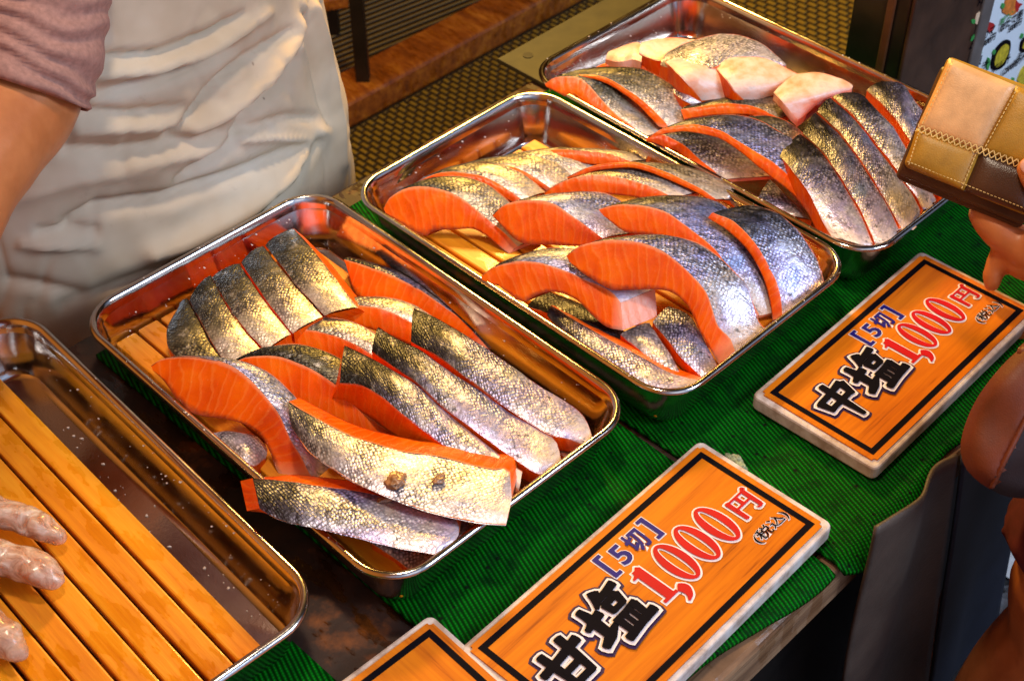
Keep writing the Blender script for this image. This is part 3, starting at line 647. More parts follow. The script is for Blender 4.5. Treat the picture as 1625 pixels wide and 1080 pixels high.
steak('slice with a scaly silver flank by the left rim of the far tray', [(1024,219),(1050,214),(1070,222),(1090,234),(1107,250),(1132,270),(1147,285)], [(1026,224),(1050,232),(1075,248),(1095,262),(1115,275),(1140,290)], (1140,292,.040), (98, -6), 'salmon_skin', p=(.0,.95), taper=1, th=0.018)
strip('dark topped skin strip touching the long orange arch in the far tray', [(1236,244),(1260,272),(1284,304),(1304,346),(1320,376)], [(1270,212),(1296,233),(1319,263),(1343,301),(1367,343),(1390,398)], (.078,.078,.072,.064,.056), None, (.028,.016), 'salmon_skin', p=(.05,1))
strip('dark topped blue silver strip, second from the long orange arch', [(1274,211),(1298,231),(1322,261),(1347,300),(1371,342),(1394,396)], [(1294,178),(1325,206),(1346,230),(1367,260),(1390,296),(1414,337),(1434,382)], (.080,.080,.074,.066,.056), None, (.03,.016), 'salmon_skin', p=(.08,1))
strip('long pale strip with a black patch low down, in the far tray', [(1297,176),(1328,204),(1350,230),(1371,260),(1394,296),(1418,337),(1438,378)], [(1318,155),(1355,188),(1393,236),(1423,275),(1450,313),(1468,348)], (.082,.082,.076,.066,.056), None, (.03,.016), 'salmon_skin', p=(.1,1))
strip('grey topped strip with a red cut on its right, in the far tray', [(1321,153),(1358,186),(1396,233),(1426,272),(1453,310),(1472,342)], [(1366,148),(1392,174),(1416,200),(1440,238),(1470,290),(1490,322)], (.082,.082,.076,.066,.056), None, (.03,.016), 'salmon_skin', p=(.12,1))
strip('silver strip against the right wall of the far tray, mostly behind the wallet', [(1376,142),(1404,168),(1428,196),(1452,234),(1482,284),(1500,312)], [(1402,130),(1430,131),(1450,157),(1468,180),(1500,224),(1520,262)], (.074,.076,.072,.066,.058), None, (.03,.016), 'salmon_skin', p=(.12,.95))

steak('grey skin slice squeezed between the short orange arch and the dark topped strips', [(1168,196),(1196,200),(1222,212),(1244,228),(1256,246)], [(1172,204),(1198,210),(1220,222),(1240,238),(1250,254)], (1230,256,.046), (34,-16), OL, p=(.1,.9))
strip('white belly tip lying over the two leftmost slices of the far tray', [(1066,146),(1084,158),(1104,168)], [(1084,132),(1108,142),(1124,160)], (.060,.062,.056), None, (.012,.010), WH, p=(.5,1))
strip('brown belly flap in the gap below the long orange arch of the far tray', [(1200,318),(1228,330),(1252,344)], [(1222,284),(1250,312),(1288,350)], (.040,.038,.036), None, (.014,.012), 'salmon_skin', p=(.4,.9))

# scraps on the broad strip
def lump(name, c, size, mat, label, catg, seed, group=None):
    bm = bmesh.new(); bmesh.ops.create_icosphere(bm, subdivisions=4, radius=1)
    for v in bm.verts:
        k = 1 + .38 * noise.noise(v.co * 1.6 + V((seed, 0, 0))) + .2 * noise.noise(v.co * 4 + V((0, seed, 0)))
        v.co = V((v.co.x * size[0], v.co.y * size[1], v.co.z * size[2])) * k
    o = bm_obj(name, bm, mat, None, True); o.location = c; o.rotation_euler.z = seed
    return tag(o, label, catg, group)
lump('fish_scrap', un(628,762,.0795), (.0082,.0062,.0030), 'scrap', 'larger lumpy brown fish scrap on the white end of the broad strip', 'fish scrap', 1.1, 'brown scraps on the skin')
lump('fish_scrap', un(697,760,.0758), (.0034,.0058,.0022), 'scrap', 'smaller oblong brown fish scrap on the white end of the broad strip', 'fish scrap', 2.3, 'brown scraps on the skin')
lump('fish_scrap', un(616,791,.0665), (.0075,.0022,.0018), 'scrap', 'flat pinkish scrap at the upper edge of the frontmost violet strip', 'fish scrap', .35, 'brown scraps on the skin')
lump('herb_bundle', un(1168,737,.012), (.012,.006,.006), 'bundle', 'small crumpled pale green clump behind the near price sign', 'garnish', 2.2)

# salt crystals and loose scales scattered over rims and trays
bm = bmesh.new(); rs = random.Random(5)
for k in (1, 2, 3, 4):
    c0, t = tray_frame(k); rm = Matrix.Translation(c0) @ Matrix.Rotation(t, 4, 'Z') @ Matrix.Diagonal((TDIM[k][0] / TL, TDIM[k][1] / TS, 1, 1))
    for i in range(150):
        side = rs.choice('LLLBRF'); u_ = rs.uniform(-.8, .8)
        d = rs.uniform(-.001, .001)
        if side == 'L': p = V((u_ * .2, -TS / 2 + .0036 + d, .0600))
        elif side == 'R': p = V((u_ * .2, TS / 2 - .0036 + d, .0600))
        elif side == 'B': p = V((-TL / 2 + .0036 + d, u_ * .1292, .0600))
        else: p = V((TL / 2 - .0036 + d, u_ * .1292, .0600))
        if rs.random() < .35:       # on the inside of the right and back walls
            q = rs.uniform(.1, .9); z = .0192 + .033 * q; dd = .0158 - .0068 * q
            p = V((u_ * .19, TS / 2 - dd, z)) if rs.random() < .5 else V((-TL / 2 + dd, u_ * .12, z))
        bmesh.ops.create_icosphere(bm, subdivisions=1, radius=rs.choice((.0003, .0004, .0005, .0008)), matrix=rm @ Matrix.Translation(p) @ Matrix.Diagonal((rs.uniform(.7, 1.8), rs.uniform(.7, 1.4), .7, 1)))
for i in range(34):
    c0, t = tray_frame(1); p = Matrix.Translation(c0) @ Matrix.Rotation(t, 4, 'Z') @ V((rs.uniform(-.12, .15), rs.uniform(.086, .106), .0098))
    bmesh.ops.create_icosphere(bm, subdivisions=1, radius=rs.choice((.0003, .0004, .0006, .0011)), matrix=Matrix.Translation(p) @ Matrix.Diagonal((rs.uniform(.7, 2), rs.uniform(.7, 1.6), .5, 1)))
o = bm_obj('salt_grains', bm, 'salt', None, True); tag(o, 'scattered salt grains and loose fish scales on the tray rims', 'salt', None, 'stuff')

# ------------------------------------------------------------------ price signs
def poly_layers(name, polys, mat, z0, parent, dz=4e-5):
    """flat shapes, each a hair above the one before so that none lie in one plane"""
    vs_ = []; fs = []
    for k, q in enumerate(polys):
        b = len(vs_); z = z0 + k * dz
        if isinstance(q, tuple):                    # a ring or band given as two rails
            o_, i_ = q; n = len(o_)
            vs_ += [(x, y, z) for x, y in o_] + [(x, y, z) for x, y in i_]
            fs += [(b + i, b + i + 1, b + n + i + 1, b + n + i) for i in range(n - 1)]
        else:
            vs_ += [(x, y, z) for x, y in q]; fs.append(tuple(range(b, b + len(q))))
    me = bpy.data.meshes.new(name); me.from_pydata(vs_, [], fs); me.materials.append(MT[mat])
    bm = bmesh.new(); bm.from_mesh(me); bmesh.ops.recalc_face_normals(bm, faces=bm.faces)
    for f in bm.faces:
        if f.normal.z < 0: f.normal_flip()
    bm.to_mesh(me); bm.free()
    return link(bpy.data.objects.new(name, me), parent)
def stroke(pts, wd, grow=0.0, n=14, ends=True):
    """a brush stroke: band along pts with widths wd, as two rails"""
    P = cat([(x, y, 0) for x, y in pts], n) if len(pts) > 2 else [V((pts[0][0] + (pts[1][0] - pts[0][0]) * i / (n - 1), pts[0][1] + (pts[1][1] - pts[0][1]) * i / (n - 1), 0)) for i in range(n)]
    l = []; r = []
    for i in range(n):
        t = (P[min(i + 1, n - 1)] - P[max(i - 1, 0)]).normalized(); nn = V((-t.y, t.x, 0))
        wv = zat(wd, i / (n - 1)) / 2 + grow
        p = P[i]
        if grow and i == 0: p = p - t * grow * .8
        if grow and i == n - 1: p = p + t * grow * .8
        l.append((p.x + nn.x * wv, p.y + nn.y * wv)); r.append((p.x - nn.x * wv, p.y - nn.y * wv))
    if ends:                                            # pointed, rounded ends
        t0 = (P[0] - P[1]).normalized(); t1 = (P[-1] - P[-2]).normalized(); k0 = zat(wd, 0) / 2 * .35 + grow * .5; k1 = zat(wd, 1) / 2 * .35 + grow * .5
        a0 = V(((l[0][0] + r[0][0]) / 2, (l[0][1] + r[0][1]) / 2, 0)) + t0 * k0; a1 = V(((l[-1][0] + r[-1][0]) / 2, (l[-1][1] + r[-1][1]) / 2, 0)) + t1 * k1
        def mid(c_, e_): return (c_[0] * .55 + e_[0] * .45, c_[1] * .55 + e_[1] * .45)
        e0 = (a0.x, a0.y); e1 = (a1.x, a1.y)
        l = [mid(e0, l[0])] + l + [mid(e1, l[-1])]; r = [mid(e0, r[0])] + r + [mid(e1, r[-1])]
    return (l, r)
H, Vt = .17, .22
K_SHIO = [([(.00, .60), (.20, .66), (.40, .70)], (.10, .15, .17)), ([(.17, .98), (.20, .75), (.20, .28)], (.12, .20, .17)), ([(-.03, .17), (.16, .25), (.42, .36)], (.13, .19, .08)),
          ([(.62, 1.06), (.55, .92), (.43, .78)], (.20, .15, .05)), ([(.56, .89), (.78, .91), (1.00, .95)], (.12, .13, .15)),
          ([(.54, .74), (.72, .75), (.88, .78)], (.12, .12, .14)), ([(.57, .76), (.59, .52)], (.14, .11)), ([(.86, .78), (.82, .54)], (.15, .11)), ([(.57, .55), (.83, .56)], (.10, .10)),
          ([(.44, .38), (.70, .39), (.96, .42)], (.11, .11, .14)), ([(.50, .38), (.50, .08)], (.13, .12)), ([(.645, .38), (.645, .08)], (.085, .085)), ([(.775, .38), (.775, .08)], (.085, .085)), ([(.92, .41), (.90, .08)], (.14, .12)),
          ([(.34, .00), (.70, .05), (1.08, .10)], (.15, .13, .17))]
K_CHU = [([(.02, .80), (.09, .40)], (.20, .13)), ([(.03, .76), (.50, .80), (.95, .86)], (.14, .14, .18)), ([(.95, .84), (.86, .42)], (.22, .14)), ([(.10, .46), (.88, .49)], (.13, .14)), ([(.52, 1.10), (.50, .60), (.50, -.16)], (.16, .20, .10))]
K_KAN = [([(-.04, .66), (.48, .72), (1.04, .80)], (.16, .16, .20)), ([(.24, 1.02), (.27, .60), (.30, .10)], (.16, .17, .13)), ([(.78, 1.06), (.76, .60), (.73, .10)], (.18, .17, .13)), ([(.30, .42), (.74, .44)], (.13, .13)), ([(.30, .13), (.74, .14)], (.14, .14))]
def place(strokes, ox, oy, sx, sy, grow=0.0):
    return [stroke([(ox + x * sx, oy + y * sy) for x, y in p], [v * (sx + sy) / 2 for v in wd], grow) for p, wd in strokes]
def zero(cx, cy, rx, ry, g):
    n = 33; o_ = []; i_ = []
    for k in range(n):
        a = 2 * math.pi * k / (n - 1); o_.append((cx + (rx + g) * math.cos(a), cy + (ry + g) * math.sin(a)))
        i_.append((cx + max(.0004, rx * .40 - g * .8) * math.cos(a), cy + (ry * .86 - g * .8) * math.sin(a)))
    return (o_, i_)
def number_shapes(k, g):
    """1,000 in a bold serif, laid out as on the printed sign"""
    q = lambda *p: [(x * k, y * k) for x, y in p]
    s_ = [stroke(q((.0005, -.0160), (.0005, .0165)), (.0082 * k, .0082 * k), g, ends=False),
          stroke(q((-.0074, -.0168), (.0070, -.0168)), (.0028 * k, .0028 * k), g, ends=False),
          stroke(q((-.0076, .0112), (-.0024, .0128), (.0030, .0172)), (.0016 * k, .0042 * k, .003 * k), g),
          stroke(q((.0094, -.0158), (.0120, -.0196), (.0104, -.0254), (.0058, -.0288)), (.0072 * k, .0084 * k, .0050 * k, .0014 * k), g)]
    for cx in (.0268, .0507, .0746): s_.append(zero(cx * k, -.0005 * k, .0106 * k, .0203 * k, g))
    return s_
K_YEN = [([(.12, .96), (.12, -.04)], (.19, .17)), ([(.05, .90), (.95, .90)], (.08, .08)), ([(.86, .94), (.86, .06)], (.19, .17)), ([(.90, .05), (.74, .00), (.66, .08)], (.14, .10, .03)), ([(.49, .90), (.49, .50)], (.15, .15)), ([(.12, .49), (.86, .49)], (.09, .09)), ([(.80, .90), (.93, 1.0), (1.0, .90)], (.06, .12, .05))]
def text_mesh(body, size, offset):
    cu = bpy.data.curves.new('lettering', 'FONT'); cu.body = body; cu.size = size; cu.offset = offset; cu.resolution_u = 3; cu.fill_mode = 'FRONT'
    to = bpy.data.objects.new('lettering', cu); C.objects.link(to)
    dg = bpy.context.evaluated_depsgraph_get(); me = bpy.data.meshes.new_from_object(to.evaluated_get(dg))
    bpy.data.objects.remove(to); me.materials.clear(); return me
def text(body, size, x, y, z, mat, parent, offset=0.0, sx=1.0, name='lettering'):
    me = text_mesh(body, size, offset); me.materials.append(MT[mat])
    o = link(bpy.data.objects.new(name, me), parent); o.location = (x, y, z); o.scale = (sx, 1, 1); return o
def fit(body, x0, x1, y0, y1, z, mat, parent, offset, name='lettering'):
    size = (y1 - y0) * 1.05
    a = text_mesh(body, size, 0); xs = [v.co.x for v in a.vertices]; ys = [v.co.y for v in a.vertices]
    kx = (x1 - x0) / (max(xs) - min(xs)); ky = (y1 - y0) / (max(ys) - min(ys))
    me = text_mesh(body, size, offset / ((kx + ky) / 2)); me.materials.append(MT[mat])
    o = link(bpy.data.objects.new(name, me), parent); o.scale = (kx, ky, 1); o.location = (x0 - min(xs) * kx, y0 - min(ys) * ky, z); return o
def sign(label, cen, ang, lx, ly, first, pos):
    th = .014; bx, by = lx + .0215, ly + .0195
    root = thing('price_sign', V((cen[0], cen[1], .0062)), label, 'price sign', 'wood-grain price signs on the green mats', R(ang))
    bm = bmesh.new(); box_bm(bm, (bx, by, th))
    es = [e for e in bm.edges if abs(e.verts[0].co.z - e.verts[1].co.z) > .01]
    bmesh.ops.bevel(bm, geom=es, offset=.006, segments=4, affect='EDGES', profile=.5)
    es = [e for e in bm.edges if len(e.link_faces) == 2 and abs(e.link_faces[0].normal.dot(e.link_faces[1].normal)) < .3 and abs(e.verts[0].co.z - e.verts[1].co.z) < .001]
    bmesh.ops.bevel(bm, geom=es, offset=.0022, segments=2, affect='EDGES', profile=.5)
    for v in bm.verts: v.co += noise.noise_vector(v.co * 55) * .0006
    b = bm_obj('board', bm, 'sign_body', root, False); b.location.z = th / 2
    for p_ in b.data.polygons: p_.use_smooth = False
    bm = bmesh.new(); box_bm(bm, (lx + .010, ly + .010, .0012)); es = [e for e in bm.edges if abs(e.verts[0].co.z - e.verts[1].co.z) > .0005]
    bmesh.ops.bevel(bm, geom=es, offset=.003, segments=3, affect='EDGES')
    f = bm_obj('printed_face', bm, 'sign_print', root); f.location.z = th + .0008
    zt = th + .00165
    lw = .0050
    def ring(x, y): return [(-x, -y), (x, -y), (x, y), (-x, y), (-x, -y)]
    poly_layers('border', [(ring(lx / 2, ly / 2), ring(lx / 2 - lw, ly / 2 - lw))], 'ink_black', zt, root)
    if not first:
        for c_ in list(root.children):
            if c_ not in (b, f): c_.parent = f; c_.matrix_parent_inverse = Matrix.Translation(-f.location)
        return root
    k = lx / .25
    # the two large brush characters: shadow, pale outline, black strokes
    b_keep = b
    (k1x, k1y, k1w, k1h), (k2x, k2y, k2w, k2h) = pos
    ch = lambda g: place(first, k1x, k1y, k1w, k1h, g) + place(K_SHIO, k2x, k2y, k2w, k2h, g)
    gl = [(sx_, sy_) for sx_, sy_ in ((0, 0),)]
    poly_layers('character_shadow', ch(.0046 * k), 'ink_purple', zt, root)
    poly_layers('character_outline', ch(.0026 * k), 'ink_white', zt + .0012, root)
    poly_layers('character', ch(.0004), 'ink_black', zt + .0024, root)
    # the price
    yb = (.0920 * k, -.0135 * k, .0245 * k, .0205 * k)
    poly_layers('price_outline', number_shapes(k, .0016 * k) + place(K_YEN, *yb, .0015 * k), 'ink_white', zt, root)
    poly_layers('price', number_shapes(k, 0) + place(K_YEN, *yb, 0), 'ink_red', zt + .0008, root)
    for off, m_, z_ in ((.0015, 'ink_white', 0), (.0006, 'ink_blue', .0006)):
        for ch_, x0, x1, y0, y1 in (('[', -.0135, -.0072, .0225, .0450), ('5', -.0005, .0098, .0245, .0420), ('切', .0140, .0300, .0240, .0430), (']', .0350, .0412, .0225, .0445)):
            fit(ch_, x0 * k, x1 * k, y0 * k, y1 * k, zt + z_, m_, root, off * k)
    for off, m_, z_ in ((.0006, 'ink_white', 0), (.00008, 'ink_black', .0006)):
        fit('(税込)', .0815 * k, .1185 * k, -.0370 * k, -.0255 * k, zt + z_, m_, root, off * k)
    for c_ in list(root.children):
        if c_ not in (b, f): c_.parent = f; c_.matrix_parent_inverse = Matrix.Translation(-f.location)
    return root
sign('nearer orange wood price sign reading 甘塩 1,000円', (.1001, .6618), 46.74, .2508, .1070, K_KAN, ((-.112, -.0215, .037, .037), (-.0645, -.0195, .044, .042)))
sign('orange wood price sign reading 中塩 1,000円 below the wallet', (.3247, .9033), 46.3, .2310, .0994, K_CHU, ((-.1010, -.0150, .034, .034), (-.0600, -.0185, .042, .039)))
# third sign, only its upper corner in view; its top corner at (682, 998)
tp = un(682, 998, .021); dA = V((math.cos(R(-46.7)), math.sin(R(-46.7)), 0)); dB = V((-dA.y, dA.x, 0))
lc = tp + dA * .125 - dB * .0535
s3 = sign('orange wood price sign with no lettering in view, cut off below', (lc.x, lc.y), -46.7, .25, .107, None, None)

# ------------------------------------------------------------------ cabinet and menu board at the far end of the counter
AC = -.635
def bat(px, py=100): return upl(px, py, AC).dot(B)
b2, b3, bR = bat(1428), bat(1530), bat(1546)
cb = thing('dark_cabinet', tb(AC - .03, (b2 + bR) / 2, GZ), 'dark brown cabinet with a worn face standing behind the far tray', 'cabinet')
def cbp(name, a0, a1, b0_, b1_, z0, z1, mat):
    o = slab(name, a0, a1, b0_, b1_, z0, z1, mat, None, .002); o.location -= cb.location; o.parent = cb; return o
cbp('carcass', AC - .066, AC - .001, b2 + .001, bR, GZ, .75, 'dark_metal')
cbp('trim', AC - .026, AC - .016, b2 - .003, b2 + .0005, GZ, .75, 'cabinet_trim')
cbp('front_panel', AC - .0005, AC + .004, b2, b3 - .0005, GZ, .75, 'cabinet_brown')
cbp('edge_strip', AC - .0005, AC + .007, b3, bR - .0005, GZ, .75, 'cabinet_grey')
pw = .26
mb = thing('menu_board', tb(AC + .004, bR + pw / 2, .004), 'white menu board with small pictures of skewers and bowls, behind the wallet', 'menu board', None, ROTB)
# local frame of the board: x along the stall, z up, -y towards the customers
bm = bmesh.new(); box_bm(bm, (pw, .006, 1.20), Matrix.Translation((0, .004, .10)), .001); pn = bm_obj('panel', bm, 'poster_white', mb)
def onb(px, py):
    p = upl(px, py, AC + .004); return (p.dot(B) - (bR + pw / 2), p.z - .004)
def blob(name, pts, mat, lift=.0006, sm=True):
    q = [onb(*p) for p in pts]
    if sm:
        cc = cat([(x, y, 0) for x, y in q + [q[0]]], 28)[:-1]; q = [(v.x, v.y) for v in cc]
    me = bpy.data.meshes.new(name); n = len(q); vs_ = [(x, -lift, z) for x, z in q] + [(x, .0008, z) for x, z in q]
    fs = [tuple(range(n))] + [(i, n + i, n + (i + 1) % n, (i + 1) % n) for i in range(n)]
    me.from_pydata(vs_, [], fs); me.materials.append(MT[mat]); return link(bpy.data.objects.new(name, me), pn)
def Z(x, y): return (1500 + x * .1297, y * .1297)
def zb(name, pts, mat, lift=.0006, sm=True): return blob(name, [Z(*p) for p in pts], mat, lift, sm)
zb('food_picture', [(380, 170), (430, 145), (490, 165), (500, 230), (510, 290), (440, 310), (370, 290), (360, 250)], 'poster_pale')
zb('food_picture', [(490, 280), (520, 270), (590, 290), (585, 340), (545, 400), (515, 370), (500, 320)], 'poster_red', .0009)
zb('food_picture', [(740, 0), (850, -20), (880, 60), (870, 150), (800, 190), (700, 150), (720, 70)], 'poster_orange')
zb('food_picture', [(860, 0), (900, 40), (940, 50), (900, 90), (880, 150), (850, 100)], 'poster_red', .0009)
zb('bowl_picture', [(560, 770), (590, 650), (650, 560), (730, 495), (790, 500), (795, 590), (760, 720), (700, 820), (620, 860), (565, 840)], 'ink_black')
zb('food_picture', [(595, 760), (620, 670), (670, 590), (730, 540), (770, 560), (765, 640), (720, 740), (670, 800), (610, 820)], 'poster_yellow', .0010)
zb('bowl_picture', [(910, 610), (925, 520), (970, 460), (1040, 440), (1060, 520), (1020, 620), (940, 640)], 'ink_black'); zb('food_picture', [(935, 590), (950, 530), (990, 490), (1030, 480), (1020, 560), (970, 600)], 'poster_yellow', .0010)
zb('food_picture', [(880, 980), (940, 840), (1020, 790), (1060, 900), (1020, 1040), (930, 1060)], 'poster_yellow')
for g in ([(315, 250), (345, 235), (365, 255), (350, 290), (320, 285)], [(680, 90), (700, 45), (725, 55), (705, 110)], [(575, 650), (600, 610), (615, 630), (590, 670)], [(915, 460), (940, 410), (955, 430), (930, 475)], [(805, 985), (825, 950), (842, 965), (822, 1010)],
          [(330, 700), (350, 640), (390, 590), (380, 650), (450, 640), (400, 690), (340, 740)], [(500, 820), (520, 710), (545, 740), (520, 860)]):
    zb('leaf_picture', g, 'ink_green', .0008)
def mtxt(body, px, py, size, mat):
    me = text_mesh(body, size, .0004); me.materials.append(MT[mat]); o = link(bpy.data.objects.new('lettering', me), pn)
    x, z = onb(*Z(px, py)); o.location = (x, -.0010, z); o.rotation_euler = (R(90), 0, 0)
    return o
mtxt('ぶりカマ', 280, 610, .013, 'ink_black'); mtxt('300円', 440, 585, .011, 'ink_black'); mtxt('串焼き', 295, 510, .008, 'ink_green')
mtxt('ほたて串', 640, 410, .013, 'ink_black'); mtxt('500円', 765, 400, .011, 'ink_black'); mtxt('浜焼き', 660, 305, .009, 'ink_green')
mtxt('海鮮汁', 560, 910, .013, 'ink_black'); mtxt('1,200円', 665, 945, .012, 'ink_black')
mtxt('焼き', 380, 70, .016, 'ink_black'); mtxt('200円', 500, 55, .014, 'ink_black'); mtxt('貝', 350, 830, .014, 'ink_black'); mtxt('汁', 440, 865, .013, 'ink_black'); mtxt('えび', 860, 760, .013, 'ink_black')
mtxt('セット', 820, 190 + 640, .010, 'ink_black')

# ------------------------------------------------------------------ dark sheet hanging under the counter front
def hang(name, quad, a, mat, parent, seed, nu=26, nv=30, amp=.012):
    q = [upl(*p, a) for p in quad]; vs_ = []; fs = []
    for i in range(nu + 1):
        for j in range(nv + 1):
            s_, t_ = i / nu, j / nv; p = q[0].lerp(q[1], s_).lerp(q[3].lerp(q[2], s_), t_)
            p = p + A * (amp * noise.noise(V((s_ * 2.2 + seed, t_ * 1.3, seed))) + amp * .5 * math.sin(s_ * 5 + t_ * 2))
            vs_.append(p)
    for i in range(nu):
        for j in range(nv):
            k = i * (nv + 1) + j; fs.append((k, k + 1, k + nv + 2, k + nv + 1))
    o = mk(name, vs_, fs, mat, parent); so = o.modifiers.new('thickness', 'SOLIDIFY'); so.thickness = .003; return o
hs = thing('hanging_sheet', upl(1460, 800, -.300), 'dark grey plastic sheet hanging from the front of the counter under the widest mat', 'plastic sheet')
hang('front_flap', [(1392, 838), (1528, 727), (1450, 1180), (1310, 1180)], -.298, 'sheet_grey', hs, 1)
hang('side_flap', [(1530, 724), (1640, 690), (1576, 1018), (1468, 1110)], -.301, 'sheet_blue', hs, 5, amp=.006)

# ------------------------------------------------------------------ wallet
WN = (V((-.30, -.62, .62))).normalized()
w0 = un(1437, 262, .125)
def wl_(px, py): return uplane(px, py, w0, WN)
ex = (wl_(1530, 302) - wl_(1437, 262)).normalized(); ez = WN; ey = ez.cross(ex)
wr = thing('leather_wallet', w0, 'patchwork leather wallet in tan, mustard and dark brown held over the far tray', 'wallet')
wm = Matrix((ex, ey, ez)).transposed().to_4x4()
wr.rotation_euler = wm.to_euler()
def wloc(px, py):
    d = wl_(px, py) - w0; return (d.dot(ex), d.dot(ey))
TLw, BLw, MBw, MTw = wloc(1507, 93), wloc(1437, 262), wloc(1530, 303), wloc(1612, 137)
MLw, MCw = wloc(1455, 204), wloc(1556, 240)
EX = V((MCw[0] - MLw[0], MCw[1] - MLw[1], 0))
def ext(p, k): return (p[0] + EX.x * k, p[1] + EX.y * k)
TRw, MRw, BRw = ext(MTw, 1.0), ext(MCw, 1.0), ext(MBw, 1.0)
def patch(name, quad, mat, z0=.0, z1=.0042, n=10, puff=.0022):
    vs_ = []; fs = []
    for i in range(n + 1):
        for j in range(n + 1):
            s_, t_ = i / n, j / n; a = V((*quad[0], 0)).lerp(V((*quad[1], 0)), s_); b = V((*quad[3], 0)).lerp(V((*quad[2], 0)), s_); p = a.lerp(b, t_)
            e = min(1, 6 * min(s_, 1 - s_, t_, 1 - t_)); p.z = z1 + puff * (math.sin(math.pi * s_) * math.sin(math.pi * t_)) ** .5 - .0016 * (1 - e)
            vs_.append(p)
    for i in range(n):
        for j in range(n):
            k = i * (n + 1) + j; fs.append((k, k + n + 1, k + n + 2, k + 1))
    nt = len(vs_); W_ = n + 1
    rim = [i * W_ for i in range(n + 1)] + [n * W_ + j for j in range(1, n + 1)] + [i * W_ + n for i in range(n - 1, -1, -1)] + [j for j in range(n - 1, 0, -1)]
    for k in rim: vs_.append(V((vs_[k].x, vs_[k].y, z0)))
    m_ = len(rim)
    for i in range(m_): fs.append((rim[i], nt + i, nt + (i + 1) % m_, rim[(i + 1) % m_]))
    o = mk(name, vs_, fs, mat, None); o.parent = wr; return o
patch('tan_patch', [MLw, MCw, MTw, TLw], 'leather_tan')
patch('mustard_patch', [BLw, MBw, MCw, MLw], 'leather_mustard')
patch('mustard_patch', [MCw, MRw, TRw, MTw], 'leather_mustard')
patch('dark_patch', [MBw, BRw, MRw, MCw], 'leather_dark')
# body of the wallet: two leaves under the patches, the lower one showing below
def leaf(name, off, z0, z1, grow, mat):
    q = [BLw, BRw, TRw, TLw]; c_ = (V((*BLw, 0)) + V((*TRw, 0))) / 2
    pts = []
    for p in q:
        v = V((*p, 0)); pts.append(v + (v - c_) * grow + V((off[0], off[1], 0)))
    bm = bmesh.new(); lo = [bm.verts.new((p.x, p.y, z0)) for p in pts]; hi = [bm.verts.new((p.x, p.y, z1)) for p in pts]
    bm.faces.new(lo[::-1]); bm.faces.new(hi)
    for i in range(4): bm.faces.new((lo[i], lo[(i + 1) % 4], hi[(i + 1) % 4], hi[i]))
    es = [e for e in bm.edges if abs(e.verts[0].co.z - e.verts[1].co.z) > .001]
    bmesh.ops.bevel(bm, geom=es, offset=.005, segments=4, affect='EDGES', profile=.5)
    bmesh.ops.bevel(bm, geom=[e for e in bm.edges if e.calc_length() > .0 and abs(e.verts[0].co.z - e.verts[1].co.z) < 1e-5], offset=.0012, segments=2, affect='EDGES')
    o = bm_obj(name, bm, mat, wr, True); return o
leaf('cover', (0, 0), -.004, .0018, .03, 'leather_mustard')
leaf('inner_leaf', (-.0025, -.0075), -.011, -.0045, .03, 'leather_brown')
leaf('back_cover', (-.0035, -.0105), -.021, -.0115, .03, 'leather_brown')
# stitching
def stitches(name, a, b, inset, cross=False, n=18):
    bm = bmesh.new(); a = V((*a, 0)); b = V((*b, 0)); t = (b - a).normalized(); nn = V((-t.y, t.x, 0)); L_ = (b - a).length
    for i in range(n):
        s_ = (i + .5) / n; p = a.lerp(b, s_) + nn * inset; p.z = .0046
        if cross:
            for sg in (1, -1):
                d = (t * (L_ / n) * .9 + nn * .0065 * sg); q = p.copy(); q.z = .0058 + .0003 * sg
                box_bm(bm, (d.length, .0008, .0007), Matrix.Translation(q) @ Matrix.Rotation(math.atan2(d.y, d.x), 4, 'Z'))
        else:
            box_bm(bm, (L_ / n * .62, .0007, .0007), Matrix.Translation(p) @ Matrix.Rotation(math.atan2(t.y, t.x), 4, 'Z'))
    return bm_obj(name, bm, 'thread', wr)
stitches('cross_stitching', MLw, MRw, 0, True, 22)
stitches('stitching', BLw, BRw, .0030, n=34); stitches('stitching', MLw, BLw, .0030, n=10); stitches('stitching', TLw, MLw, .0030, n=16)
stitches('stitching', MBw, MCw, .0022, n=10); stitches('stitching', MCw, MTw, -.0022, n=16)

